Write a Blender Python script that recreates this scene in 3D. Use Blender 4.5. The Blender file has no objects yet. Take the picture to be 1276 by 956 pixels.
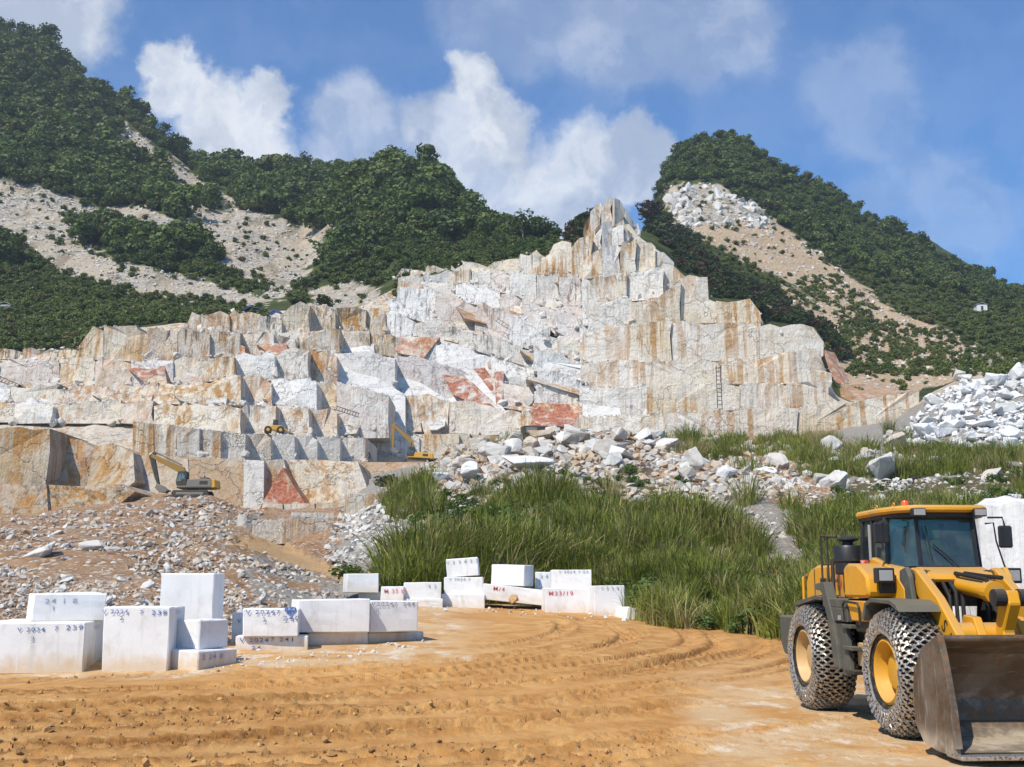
import bpy, bmesh, math, random
import numpy as np
from mathutils import Vector, Matrix, Euler

random.seed(11)
RNG = np.random.default_rng(11)
scene = bpy.context.scene
COL = scene.collection

# ------------------------------------------------------------------ camera
F, CX, CY = 1400.0, 638.0, 478.0          # focal length and centre in photograph pixels
HORIZON, EYE = 730.0, 1.75
TILT = math.atan((HORIZON - CY) / F)
CT, ST = math.cos(TILT), math.sin(TILT)
cam_data = bpy.data.cameras.new('camera')
cam_data.sensor_width = 36.0
cam_data.lens = 36.0 * F / 1276.0
cam_data.clip_start = 0.1
cam_data.clip_end = 9000.0
camera = bpy.data.objects.new('camera', cam_data)
camera.location = (0, 0, EYE)
camera.rotation_euler = (math.pi / 2 + TILT, 0, 0)
COL.objects.link(camera)
scene.camera = camera

# ------------------------------------------------------------------ sun
SUN_ELEV = math.radians(50)
TO_SUN = Vector((-0.60, -0.80, 0)).normalized() * math.cos(SUN_ELEV) + Vector((0, 0, math.sin(SUN_ELEV)))
sun_data = bpy.data.lights.new('sun', 'SUN')
sun_data.energy = 4.6
sun_data.angle = math.radians(0.6)
sun_data.color = (1.0, 0.92, 0.79)
sun = bpy.data.objects.new('sun', sun_data)
sun.rotation_euler = TO_SUN.to_track_quat('Z', 'Y').to_euler()
sun.location = (-60, -60, 120)
COL.objects.link(sun)

# ------------------------------------------------------------------ exposure
scene.view_settings.view_transform = 'Standard'
scene.view_settings.look = 'None'
scene.view_settings.exposure = 0.22
scene.view_settings.gamma = 1.0
scene.view_settings.use_curve_mapping = False
scene.cycles.max_bounces = 6
scene.cycles.diffuse_bounces = 3
scene.cycles.glossy_bounces = 3
scene.cycles.transmission_bounces = 4
scene.cycles.transparent_max_bounces = 8
scene.cycles.volume_bounces = 0
scene.cycles.caustics_reflective = False
scene.cycles.caustics_refractive = False
scene.cycles.sample_clamp_indirect = 6.0
scene.cycles.use_denoising = True

# ------------------------------------------------------------------ node helper
class Nodes:
    """Small wrapper that makes and wires shader nodes."""
    def __init__(self, tree):
        self.t = tree
        tree.nodes.clear()
    def new(self, kind, out=0, ins=None, **props):
        n = self.t.nodes.new(kind)
        for k, v in props.items():
            setattr(n, k, v)
        for k, v in (ins or {}).items():
            s = n.inputs[k]
            if isinstance(v, bpy.types.NodeSocket):
                self.t.links.new(v, s)
            elif isinstance(v, (tuple, list)) and len(v) == 3 and s.type == 'RGBA':
                s.default_value = (*v, 1.0)
            else:
                s.default_value = v
        if out is None:
            return n
        return n.outputs[out]
    def math(self, op, a, b=0.0, c=0.0, clamp=False):
        return self.new('ShaderNodeMath', ins={0: a, 1: b, 2: c}, operation=op, use_clamp=clamp)
    def vmath(self, op, a, b=(0, 0, 0), out=0):
        return self.new('ShaderNodeVectorMath', out, ins={0: a, 1: b}, operation=op)
    def mix(self, fac, a, b, blend='MIX'):
        n = self.new('ShaderNodeMix', None, data_type='RGBA', blend_type=blend)
        for i, v in ((0, fac), (6, a), (7, b)):
            s = n.inputs[i]
            if isinstance(v, bpy.types.NodeSocket):
                self.t.links.new(v, s)
            elif isinstance(v, (tuple, list)):
                s.default_value = (*v[:3], 1.0)
            else:
                s.default_value = v
        return n.outputs[2]
    def ramp(self, x, lo, hi, a=0.0, b=1.0, smooth=True):
        return self.new('ShaderNodeMapRange', ins={0: x, 1: lo, 2: hi, 3: a, 4: b},
                        interpolation_type='SMOOTHSTEP' if smooth else 'LINEAR', clamp=True)
    def noise(self, vec, scale=1.0, detail=4.0, rough=0.55, dist=0.0, out=0):
        return self.new('ShaderNodeTexNoise', out, ins={'Vector': vec, 'Scale': scale, 'Detail': detail,
                                                        'Roughness': rough, 'Distortion': dist})
    def scaled(self, vec, s):
        return self.vmath('MULTIPLY', vec, s)
    def pos(self):
        return self.new('ShaderNodeNewGeometry', 'Position')
    def attr(self, name, out='Fac'):
        return self.new('ShaderNodeAttribute', out, attribute_name=name)

MATS = {}
def material(name, build):
    if name in MATS:
        return MATS[name]
    m = bpy.data.materials.new(name)
    m.use_nodes = True
    nt = Nodes(m.node_tree)
    res = build(nt)
    col, rough, bump = res[0], res[1], res[2] if len(res) > 2 else None
    extra = res[3] if len(res) > 3 else {}
    ins = {'Base Color': col, 'Roughness': rough}
    ins.update(extra)
    if bump is not None:
        h, strength, dist = bump
        ins['Normal'] = nt.new('ShaderNodeBump', ins={'Strength': strength, 'Distance': dist, 'Height': h})
    b = nt.new('ShaderNodeBsdfPrincipled', ins=ins)
    nt.new('ShaderNodeOutputMaterial', None, ins={'Surface': b})
    MATS[name] = m
    return m

# ------------------------------------------------------------------ world: blue sky with broken cloud
world = bpy.data.worlds.new('World')
scene.world = world
world.use_nodes = True
wn = Nodes(world.node_tree)
sky = wn.new('ShaderNodeTexSky', sky_type='NISHITA', sun_disc=False,
             sun_elevation=SUN_ELEV, sun_rotation=math.atan2(TO_SUN.x, TO_SUN.y),
             altitude=200.0, air_density=1.0, dust_density=0.4, ozone_density=2.2)
wdir = wn.new('ShaderNodeTexCoord', 'Generated')
def sky_dir(px, py):
    u, v = (px - CX) / F, (CY - py) / F
    return Vector((u, CT - v * ST, ST + v * CT)).normalized()
warp = wn.noise(wdir, 9.0, 6.0, 0.62, out=1)
wdir2 = wn.vmath('ADD', wdir, wn.vmath('MULTIPLY', wn.vmath('SUBTRACT', warp, (0.5, 0.5, 0.5)), (0.11, 0.11, 0.11)))
CLOUDS = [  # direction as seen in the photograph, radius in pixels, thickness
    (213, 112, 46, 1.0), (262, 150, 66, 1.0), (332, 136, 46, 1.0), (290, 190, 90, .95),
    (592, 105, 50, .95), (610, 155, 60, 1.0), (570, 180, 80, .85), (450, 195, 85, .6),
    (650, 232, 85, .85), (720, 215, 72, .85), (790, 200, 56, .8), (700, 265, 95, .85),
    (70, 15, 95, .9), (0, 40, 95, .7),
    (640, -10, 120, .36), (780, 30, 120, .5), (880, 25, 110, .46),
    (1080, 115, 95, .28), (1150, 270, 120, .28)]
dens = None
for px, py, r, k in CLOUDS:
    d = wn.new('ShaderNodeVectorMath', 'Value', ins={0: wdir2, 1: tuple(sky_dir(px, py))}, operation='DISTANCE')
    b = wn.ramp(d, r / F * 1.06, r / F * 0.58, 0.0, k)
    dens = b if dens is None else wn.math('SMOOTH_MAX', dens, b, 0.18)
fair = wn.noise(wn.scaled(wdir2, (1.0, 1.0, 2.2)), 3.1, 6.0, 0.55)
fair = wn.math('MULTIPLY', wn.ramp(fair, 0.60, 0.78), 0.55)
# the same broken cloud all over the dome; the ones in view are placed, the rest drift
inview = wn.ramp(wn.new('ShaderNodeVectorMath', 'Value', ins={0: wdir, 1: tuple(sky_dir(CX, CY - 120))}, operation='DISTANCE'), 0.62, 0.85)
dens = wn.math('MAXIMUM', dens, wn.math('MULTIPLY', fair, inview))
veil = wn.math('MULTIPLY', wn.ramp(wn.noise(wdir2, 5.0, 5.0, 0.6), 0.48, 0.78), 0.05)
dens = wn.math('ADD', dens, veil, clamp=True)
fine = wn.noise(wdir2, 26.0, 5.0, 0.6)
dens = wn.math('MULTIPLY', dens, wn.ramp(fine, 0.2, 0.62, 0.72, 1.05), clamp=True)
shade = wn.noise(wn.vmath('ADD', wdir2, (0.02, 0.0, -0.035)), 11.0, 5.0, 0.55)
cloud_col = wn.mix(wn.ramp(shade, 0.38, 0.62), (4.0, 4.5, 5.4), (6.9, 7.15, 7.5))
sky_t = wn.mix(1.0, sky, (0.30, 0.80, 1.24), 'MULTIPLY')
sky_c = wn.mix(wn.math('MULTIPLY', dens, 0.93), sky_t, cloud_col)
bg = wn.new('ShaderNodeBackground', ins={'Color': sky_c, 'Strength': 0.115})
wn.new('ShaderNodeOutputWorld', None, ins={'Surface': bg})
world.cycles.sampling_method = 'MANUAL'
world.cycles.sample_map_resolution = 512
# ------------------------------------------------------------------ projection helpers
def P(px, py, Y):
    """World point that stands at depth Y where the photograph shows (px, py)."""
    u, v = (px - CX) / F, (CY - py) / F
    dy, dz = CT - v * ST, ST + v * CT
    return (u * Y / dy, Y, EYE + dz * Y / dy)
def proj(x, y, z):
    zc = z - EYE
    d = y * CT + zc * ST
    return CX + F * x / d, CY - F * (-y * ST + zc * CT) / d

# ------------------------------------------------------------------ numpy noise
_PERM = np.random.default_rng(5).random((256, 256))
def vnoise(x, y):
    x = np.asarray(x, float); y = np.asarray(y, float)
    xi, yi = np.floor(x).astype(int), np.floor(y).astype(int)
    fx, fy = x - xi, y - yi
    fx, fy = fx * fx * (3 - 2 * fx), fy * fy * (3 - 2 * fy)
    a = _PERM[xi & 255, yi & 255]; b = _PERM[(xi + 1) & 255, yi & 255]
    c = _PERM[xi & 255, (yi + 1) & 255]; d = _PERM[(xi + 1) & 255, (yi + 1) & 255]
    return (a * (1 - fx) + b * fx) * (1 - fy) + (c * (1 - fx) + d * fx) * fy
def fbm(x, y, octaves=4, gain=0.5):
    s, amp, tot = 0, 1.0, 0
    x = np.asarray(x, float); y = np.asarray(y, float)
    for o in range(octaves):
        s = s + amp * (vnoise(x * 2 ** o + 17.3 * o, y * 2 ** o + 9.1 * o) - 0.5)
        tot += amp * 0.5
        amp *= gain
    return s / tot

# ------------------------------------------------------------------ terrain profile: feature lines from near to far (px, py, depth)
ROWS = [
 ('yard_edge', [(-300,812,27),(0,802,28),(200,797,29),(280,790,30),(330,778,33),(430,757,40),(520,750,44),(640,752,46),(740,757,45),
                (820,772,40),(950,786,36),(1050,792,34),(1276,800,33),(1600,808,32)]),
 ('mid_slope', [(-300,700,44),(0,695,46),(150,692,48),(260,692,50),(320,690,55),(380,704,58),(425,706,58),(460,694,58),(540,672,60),(640,662,61),(800,662,61),
                (880,676,60),(960,690,57),(1060,700,54),(1276,700,52),(1600,700,52)]),
 ('crest', [(-300,650,80),(0,652,84),(150,648,88),(290,662,90),(360,682,84),(420,660,88),(450,640,90),(500,612,92),(560,592,94),(640,588,95),
            (760,592,95),(850,592,93),(940,590,92),(1000,600,90),(1060,612,86),(1276,606,84),(1600,600,84)]),
 ('behind_crest', [(-300,650,108),(0,650,112),(150,632,116),(205,619,121),(262,619,121),(300,640,119),(420,640,116),(500,604,118),(560,568,120),(640,548,122),(760,540,125),
                   (850,556,124),(950,566,122),(1050,566,118),(1150,558,112),(1276,555,112),(1600,550,112)]),
 ('wall_foot', [(-300,612,134),(0,612,134),(150,616,138),(250,617,138),(320,640,140),(430,622,160),(460,582,182),(540,576,190),(640,560,195),(720,550,195),
                (860,544,190),(1000,538,190),(1110,522,185),(1150,500,165),(1200,478,150),(1276,468,145),(1600,460,145)]),
 ('wall_top', [(-300,444,206),(0,440,206),(112,436,206),(125,414,212),(232,402,216),(355,388,226),(440,390,236),(490,360,246),(560,344,252),(640,332,256),(690,312,256),
               (728,272,252),(770,258,248),(795,292,242),(830,318,238),(852,352,232),(888,384,228),(945,388,222),(955,412,217),(1015,420,212),(1040,492,205),(1060,502,203),(1140,506,200),
               (1160,490,215),(1200,470,220),(1276,455,222),(1600,440,222)]),
 ('lower_slope', [(-300,392,262),(0,384,262),(100,378,264),(250,382,272),(350,372,282),(440,362,286),(500,338,288),(560,326,290),(640,306,292),(690,302,288),
                  (730,300,290),(775,300,292),(810,300,294),(850,322,300),(900,345,302),(950,372,302),(1020,406,300),(1100,430,294),(1200,445,286),(1276,436,282),(1600,425,282)]),
 ('mid_hill', [(-300,262,345),(0,252,345),(100,270,348),(200,265,352),(300,278,362),(380,302,368),(410,282,360),(440,246,366),(490,212,374),(540,226,372),(580,250,368),(620,274,362),(660,288,356),(690,298,345),
               (730,310,350),(790,300,360),(830,262,380),(870,262,384),(920,282,380),(960,305,374),(1020,338,368),(1100,372,362),(1200,396,356),(1276,408,352),(1600,420,352)]),
 ('ridge', [(-300,40,520),(-100,30,512),(0,38,505),(60,56,505),(100,100,502),(160,134,498),(200,168,494),(240,202,492),(280,212,490),(330,214,490),(375,208,490),(420,214,490),(450,222,490),(500,250,480),(600,310,475),
            (690,330,475),(770,330,480),(805,285,480),(822,232,480),(835,202,480),(860,180,480),(890,172,480),(925,180,482),(950,202,484),(1000,228,486),(1050,260,490),(1100,286,495),(1150,310,500),(1200,334,505),(1276,362,510),(1600,440,520)]),
 ('far_saddle', [(-300,300,660),(0,300,660),(200,330,650),(400,330,650),(600,380,650),(700,400,650),(800,400,650),(900,330,650),(1050,350,650),(1276,420,650),(1600,470,650)]),
 ('far_ridge', [(-300,260,900),(0,280,900),(300,330,900),(600,400,900),(800,400,900),(1000,360,900),(1060,318,900),(1100,290,900),(1130,283,900),(1160,296,900),(1200,330,900),(1276,365,900),(1600,440,900)]),
 ('horizon', [(-300,640,1800),(600,640,1800),(1600,640,1800)]),
]
AMAX, AMIN = 0.78, -0.78
_A = np.linspace(AMIN, AMAX, 1561)
RY, RZ = [], []
# two flat rows for the yard
RY.append(np.full_like(_A, 3.0)); RZ.append(np.zeros_like(_A))
RY.append(np.full_like(_A, 23.0)); RZ.append(np.zeros_like(_A))
ROW_ID = {'near': 0, 'yard': 1}
for nm, pts in ROWS:
    w = np.array([P(*p) for p in pts])
    a = w[:, 0] / w[:, 1]
    o = np.argsort(a)
    yy = np.interp(_A, a[o], w[o, 1]); zz = np.interp(_A, a[o], w[o, 2])
    k = np.ones(5) / 5
    if nm not in ('wall_top',):
        k = np.ones(13) / 13
    pad = len(k) // 2
    yy = np.convolve(np.pad(yy, pad, 'edge'), k, 'valid'); zz = np.convolve(np.pad(zz, pad, 'edge'), k, 'valid')
    ROW_ID[nm] = len(RY)
    RY.append(yy); RZ.append(zz)
RY, RZ = np.array(RY), np.array(RZ)

def row_at(k, a):
    return np.interp(a, _A, RY[k]), np.interp(a, _A, RZ[k])

ROUGH = {'near': (0, 1), 'yard': (0, 1), 'yard_edge': (.05, 4), 'mid_slope': (.55, 9), 'crest': (.7, 9), 'behind_crest': (.6, 10), 'wall_foot': (.3, 12),
         'wall_top': (.9, 14), 'lower_slope': (2.2, 26), 'mid_hill': (5, 42), 'ridge': (4.5, 40), 'far_saddle': (8, 80), 'far_ridge': (7, 70), 'horizon': (5, 200)}
_RN = list(ROW_ID)
def H_exact(x, y):
    """Ground height at (x, y) from the feature lines plus relief."""
    x = np.asarray(x, float); y = np.asarray(y, float)
    yy = np.maximum(y, 3.0)
    a = np.clip(x / yy, AMIN, AMAX)
    z = np.zeros_like(a); amp = np.zeros_like(a)
    Ys = [np.interp(a, _A, RY[k]) for k in range(len(RY))]
    Zs = [np.interp(a, _A, RZ[k]) for k in range(len(RY))]
    for k in range(len(RY) - 1):
        m = (yy >= Ys[k]) & (yy < Ys[k + 1])
        t = np.clip((yy - Ys[k]) / np.maximum(Ys[k + 1] - Ys[k], 1e-3), 0, 1)
        z = np.where(m, Zs[k] + (Zs[k + 1] - Zs[k]) * t, z)
        amp = np.where(m, ROUGH[_RN[k]][0] * (1 - t) + ROUGH[_RN[k + 1]][0] * t, amp)
    z = np.where(yy >= Ys[-1], Zs[-1], z)
    near = fbm(x / 7.0, y / 7.0, 4)
    far = fbm(x / 38.0 + 31, y / 38.0, 4)
    w = np.clip((yy - 120) / 160, 0, 1)
    return z + amp * (near * (1 - w) + far * w)

# height table over (x / y, y): fast look-ups and line-of-sight tests
_LY0, _LY1, _NY = math.log(3.0), math.log(1790.0), 2300
_TY = np.exp(np.linspace(_LY0, _LY1, _NY))
_NA = 1041
_TA = np.linspace(AMIN, AMAX, _NA)
_TZ = H_exact(_TA[:, None] * _TY[None, :], np.broadcast_to(_TY[None, :], (_NA, _NY))).astype(np.float32)
def H(x, y):
    x = np.asarray(x, float); y = np.clip(np.asarray(y, float), 3.0, 1789.0)
    fa = np.clip((x / y - AMIN) / (AMAX - AMIN), 0, .99999) * (_NA - 1)
    fy = np.clip((np.log(y) - _LY0) / (_LY1 - _LY0), 0, .99999) * (_NY - 1)
    i, j = fa.astype(int), fy.astype(int)
    s, t = fa - i, fy - j
    return (_TZ[i, j] * (1 - s) + _TZ[i + 1, j] * s) * (1 - t) + (_TZ[i, j + 1] * (1 - s) + _TZ[i + 1, j + 1] * s) * t
def hit(px, py, ymin=8.0, ymax=620.0):
    """Where the line of sight through a pixel meets the ground (arrays), nan when it meets sky."""
    px = np.atleast_1d(np.asarray(px, float)); py = np.atleast_1d(np.asarray(py, float))
    u, v = (px - CX) / F, (CY - py) / F
    dy, dz = CT - v * ST, ST + v * CT
    ax, az = u / dy, dz / dy
    sel = np.where((_TY >= ymin) & (_TY <= ymax))[0]
    Ys = _TY[sel]
    Yh = np.full(px.shape, np.nan)
    for c in range(0, len(px), 4000):
        q = slice(c, c + 4000)
        ia = np.clip(np.rint((ax[q] - AMIN) / (AMAX - AMIN) * (_NA - 1)).astype(int), 0, _NA - 1)
        above = _TZ[ia][:, sel] >= (EYE + az[q][:, None] * Ys[None, :])
        k = above.argmax(1)
        Yh[q] = np.where(above.any(1), Ys[k], np.nan)
    x = ax * Yh
    z = H(np.nan_to_num(x), np.nan_to_num(Yh, nan=10.0))
    return x, Yh, z

def in_poly(px, py, poly):
    px = np.asarray(px, float); py = np.asarray(py, float)
    inside = np.zeros(px.shape, bool)
    n = len(poly)
    for i in range(n):
        x1, y1 = poly[i]; x2, y2 = poly[(i + 1) % n]
        c = ((y1 > py) != (y2 > py)) & (px < (x2 - x1) * (py - y1) / ((y2 - y1) if y2 != y1 else 1e-9) + x1)
        inside ^= c
    return inside

# ------------------------------------------------------------------ object helpers
def tag(o, label=None, category=None, group=None, kind=None):
    if label: o['label'] = label
    if category: o['category'] = category
    if group: o['group'] = group
    if kind: o['kind'] = kind
    return o
def mesh_object(name, verts, faces, mat=None, parent=None, smooth=False):
    me = bpy.data.meshes.new(name)
    me.from_pydata([tuple(v) for v in verts], [], faces)
    me.update()
    if smooth:
        me.polygons.foreach_set('use_smooth', [True] * len(me.polygons))
    o = bpy.data.objects.new(name, me)
    COL.objects.link(o)
    if mat: me.materials.append(mat)
    if parent: o.parent = parent
    return o
def data_object(name, me, parent=None, loc=(0, 0, 0), rot=(0, 0, 0), scale=(1, 1, 1)):
    o = bpy.data.objects.new(name, me)
    COL.objects.link(o)
    o.location, o.rotation_euler, o.scale = loc, rot, scale
    if parent: o.parent = parent
    return o
def empty(name, loc=(0, 0, 0), rz=0.0, parent=None):
    o = bpy.data.objects.new(name, None)
    o.location = loc
    o.rotation_euler = (0, 0, rz)
    o.empty_display_size = 0.3
    COL.objects.link(o)
    if parent: o.parent = parent
    return o
def np_mesh(name, verts, quads, smooth=True):
    me = bpy.data.meshes.new(name)
    verts = np.ascontiguousarray(verts, dtype=np.float32); quads = np.ascontiguousarray(quads, dtype=np.int32)
    n, k = quads.shape
    me.vertices.add(len(verts)); me.vertices.foreach_set('co', verts.ravel())
    me.loops.add(n * k); me.loops.foreach_set('vertex_index', quads.ravel())
    me.polygons.add(n)
    me.polygons.foreach_set('loop_start', np.arange(0, n * k, k, dtype=np.int32))
    me.polygons.foreach_set('loop_total', np.full(n, k, dtype=np.int32))
    me.polygons.foreach_set('use_smooth', np.full(n, smooth))
    me.update(calc_edges=True)
    me.validate()
    return me
def grid_faces(nr, nc):
    i = np.arange(nr * nc).reshape(nr, nc)
    return np.stack([i[:-1, :-1], i[:-1, 1:], i[1:, 1:], i[1:, :-1]], -1).reshape(-1, 4)
def set_attr(me, name, values):
    at = me.attributes.new(name, 'FLOAT', 'POINT')
    at.data.foreach_set('value', np.ascontiguousarray(values, dtype=np.float32))
# ------------------------------------------------------------------ the yard: ochre mud with wheel ruts
def mat_yard(n):
    p = n.pos()
    flat = n.scaled(p, (1, 1, 0.3))
    big = n.noise(flat, 0.22, 5, 0.6)
    mid = n.noise(flat, 1.3, 5, 0.65)
    fine = n.noise(p, 9.0, 5, 0.7)
    clod = n.noise(p, 38.0, 3, 0.7)
    wet_shade, dust = n.attr('wet_shade'), n.attr('dust')
    c = n.mix(n.ramp(big, 0.3, 0.7), (0.50, 0.262, 0.085), (0.59, 0.345, 0.130))
    c = n.mix(n.ramp(mid, 0.38, 0.66), c, (0.43, 0.208, 0.062))
    c = n.mix(n.math('MULTIPLY', n.ramp(fine, 0.52, 0.75), 0.6), c, (0.63, 0.40, 0.18))
    c = n.mix(n.math('MULTIPLY', wet_shade, n.ramp(fine, 0.25, 0.7, 0.45, 1.0)), c, (0.185, 0.080, 0.020))  # moist mud, plus rut-edge shade painted into the colour
    d = n.math('MULTIPLY', dust, n.ramp(n.noise(flat, 0.9, 6, 0.68), 0.36, 0.60))
    c = n.mix(n.math('MULTIPLY', d, .8), c, (0.56, 0.415, 0.25))
    d2 = n.math('MULTIPLY', n.ramp(dust, 0.45, 1.0), n.ramp(n.noise(n.scaled(flat, (1.5, .8, 1)), 0.9, 8, 0.75), 0.50, 0.62))
    c = n.mix(n.math('MULTIPLY', d2, .85), c, (0.64, 0.55, 0.43))
    c = n.mix(n.math('MULTIPLY', n.ramp(clod, 0.58, 0.72), 0.35), c, (0.20, 0.10, 0.04))
    h = n.math('ADD', n.math('MULTIPLY', fine, 0.6), n.math('MULTIPLY', clod, 0.35))
    return c, 0.92, (h, 0.75, 0.05), {'Specular IOR Level': 0.2}
M_YARD = material('yard_mud', mat_yard)

_near_rows = np.concatenate([[3, 4, 5, 6, 7, 8, 9], EYE * F / (np.arange(985, 836, -0.8) - HORIZON)])
_near_rows = _near_rows[_near_rows < 22.9]
ncol = 1050
acol = np.linspace(AMIN, AMAX, ncol)
Yedge, _ = row_at(ROW_ID['yard_edge'], acol)
gy = [np.full(ncol, y) for y in _near_rows]
for t in np.linspace(0, 1, 78):
    gy.append(23.0 + (Yedge - 23.0) * t ** 1.15)
gy = np.array(gy)
gx = gy * acol[None, :]
gz = H(gx, gy)
CRX, CRY = -12.0, 35.0
wob = 0.55 * fbm(gx / 7 + 3, gy / 7, 3)
rr = np.hypot(gx - CRX, gy - CRY)
th = np.arctan2(gy - CRY, gx - CRX)
fade = np.clip((rr - 11.5) / 2.0, 0, 1)
TRACKS = [13.6, 14.3, 15.5, 16.1, 16.9, 17.8, 18.5, 19.1, 19.9, 20.6, 21.4, 21.9, 22.8, 23.4, 24.3, 24.9, 25.9, 26.7, 27.5, 28.6, 29.4]
disp = np.zeros_like(gx); wet_shade = np.zeros_like(gx)
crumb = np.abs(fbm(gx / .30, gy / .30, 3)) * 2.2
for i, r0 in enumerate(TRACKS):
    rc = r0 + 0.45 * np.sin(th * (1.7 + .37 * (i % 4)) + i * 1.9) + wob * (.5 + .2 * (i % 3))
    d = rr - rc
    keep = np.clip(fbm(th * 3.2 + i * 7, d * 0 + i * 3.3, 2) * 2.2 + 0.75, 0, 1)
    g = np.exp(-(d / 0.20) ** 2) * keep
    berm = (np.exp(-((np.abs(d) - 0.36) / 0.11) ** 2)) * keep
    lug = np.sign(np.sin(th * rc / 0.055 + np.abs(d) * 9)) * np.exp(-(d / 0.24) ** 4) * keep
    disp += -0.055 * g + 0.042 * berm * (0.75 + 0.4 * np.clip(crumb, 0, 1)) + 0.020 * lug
    thin = np.exp(-((d - .24 * (1 if i % 2 else -1)) / 0.055) ** 2) * keep  # narrow dark line along one rut edge, painted as its shadow
    wet_shade = np.maximum(wet_shade, np.maximum(berm * (.45 + .4 * (i % 2)), 1.15 * thin) + 0.2 * g + 0.3 * (lug > 0) * keep)
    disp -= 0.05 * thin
cl = fbm(gx / 0.42, gy / 0.42, 3)
disp += 0.010 * cl + 0.012 * (crumb - .5) * (0.35 + wet_shade) + 0.020 * fbm(gx / .15, gy / .22, 3) * (.12 + wet_shade) + 0.05 * fbm(gx / 2.6, gy / 2.6, 3)
# tracks of the loader itself, straight and shallow
lx = gx - 5.0 - (13.4 - gy) * 0.086
for off in (-1.05, 1.05):
    d = lx - off
    lug = np.sin(gy / 0.06) * np.exp(-(d / 0.26) ** 4)
    disp += (0.010 * lug - 0.012 * np.exp(-(d / 0.25) ** 2)) * (gy < 17)
ppx, ppy = proj(gx, gy, gz)
soft = np.clip((ppx - 830 + 60 * fbm(gx / 2, gy / 2, 3)) / 60, 0, 1) * np.clip((27 - gy) / 7, 0, 1)
disp = disp * fade * (1 - 0.72 * soft) * np.clip((gy - 6) / 4, 0, 1) * np.clip((Yedge[None, :] - gy) / 9.0, 0, 1)
wet_shade = wet_shade * fade * (1 - 0.9 * soft) * np.clip(0.55 + 0.9 * fbm(gx / 4, gy / 6, 3), 0, 1)
dust = soft * (0.8 + 0.5 * fbm(gx / 3 + 5, gy / 3, 3))
edge = np.clip(1 - (Yedge[None, :] - gy) / 3.2, 0, 1)
bl_edge = 22.0 + 1.6 * fbm(gx / 2.5, gy / 2.5 + 8, 3) + np.clip(gx + 7, 0, 9) * .42
blk = np.clip((gy - bl_edge) / 1.4, 0, 1) * np.clip((gx + 12) / -1 * 0 + (-.4 - gx + 1.5 * fbm(gx / 2, gy / 2)) / 2.0, 0, 1)
dust = np.clip(np.maximum(dust, np.maximum(edge * 0.95, blk * 0.95)), 0, 1)
gz = gz + disp
# crumbs of mud thrown up along the ruts
cr_ = np.random.default_rng(17)
cand = np.where((wet_shade.ravel() > .30) & (gy.ravel() > 9.5) & (gy.ravel() < 34) & (np.abs(ppx.ravel() - 640) < 720))[0]
cand = cr_.choice(cand, min(2600, len(cand)), replace=False)
CLODS = np.stack([gx.ravel()[cand] + cr_.normal(0, .03, len(cand)), gy.ravel()[cand] + cr_.normal(0, .05, len(cand)), gz.ravel()[cand] + .004], -1)
verts = np.stack([gx, gy, gz], -1).reshape(-1, 3)
quads = grid_faces(*gx.shape)
base = len(verts)
apron = np.array([(-90, -90, 0), (90, -90, 0), (90, 3, 0), (AMAX * 3, 3, 0), (AMIN * 3, 3, 0), (-90, 3, 0),
                  (90, 60, 0), (-90, 60, 0)], float)
me = np_mesh('ground', np.concatenate([verts, apron]), np.concatenate([quads, [[base, base + 1, base + 2, base + 5]],
             [[base + 2, base + 6, base + 3, base + 3]][:0] or np.zeros((0, 4), int)]), smooth=False)
set_attr(me, 'wet_shade', np.concatenate([wet_shade.ravel(), np.zeros(8)]))
set_attr(me, 'dust', np.concatenate([dust.ravel(), np.zeros(8)]))
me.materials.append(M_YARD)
ground = data_object('ground', me)
tag(ground, kind='structure')

# ------------------------------------------------------------------ slopes between the yard and the quarry
GRASS_POLY = [(430,726),(480,700),(520,655),(560,610),(640,592),(700,585),(780,588),(850,600),(905,622),(1020,640),(1060,600),(1150,598),(1276,580),(1450,590),
              (1450,830),(1276,830),(1000,800),(930,790),(830,782),(740,758),(600,752),(480,745)]
GRAVEL_BARE = [(872,610),(930,600),(985,640),(1010,690),(1000,730),(960,700),(920,660),(880,650)]
RAMP_POLY = [(300,668),(345,672),(440,712),(470,722),(430,728),(385,712),(320,690),(285,676)]
def mat_slope(n):
    p = n.pos()
    grassy, ramp, grey = n.attr('grassy'), n.attr('ramp'), n.attr('grey')
    big = n.noise(p, 0.16, 5, 0.6)
    mid = n.noise(p, 0.9, 6, 0.65)
    fine = n.noise(p, 5.0, 5, 0.7)
    c = n.mix(n.ramp(big, 0.35, 0.65), (0.30, 0.17, 0.085), (0.36, 0.235, 0.14))
    c = n.mix(n.ramp(mid, 0.45, 0.7), c, (0.20, 0.095, 0.042))
    v = n.new('ShaderNodeTexVoronoi', None, ins={'Vector': p, 'Scale': 3.2, 'Randomness': 1.0})
    stone = n.mix(n.new('ShaderNodeSeparateColor', ins={0: v.outputs['Color']}), (0.42, 0.38, 0.33), (0.60, 0.57, 0.53))
    c = n.mix(n.math('MULTIPLY', n.ramp(v.outputs['Distance'], 0.42, 0.28), n.ramp(mid, 0.40, 0.58, 0.25, 1.0)), c, stone)
    g = n.mix(n.ramp(fine, 0.3, 0.7), (0.20, 0.18, 0.155), (0.40, 0.375, 0.335))
    c = n.mix(n.math('MULTIPLY', grey, n.ramp(mid, 0.3, 0.5, 0.6, 1.0)), c, g)
    c = n.mix(grassy, c, n.mix(mid, (0.075, 0.072, 0.030), (0.16, 0.125, 0.07)))
    c = n.mix(ramp, c, n.mix(fine, (0.40, 0.245, 0.115), (0.52, 0.36, 0.20)))
    h = n.math('ADD', mid, n.math('MULTIPLY', fine, 0.5))
    return c, 0.95, (h, 0.9, 0.35), {'Specular IOR Level': 0.15}
M_SLOPE = material('slope_soil', mat_slope)

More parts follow.
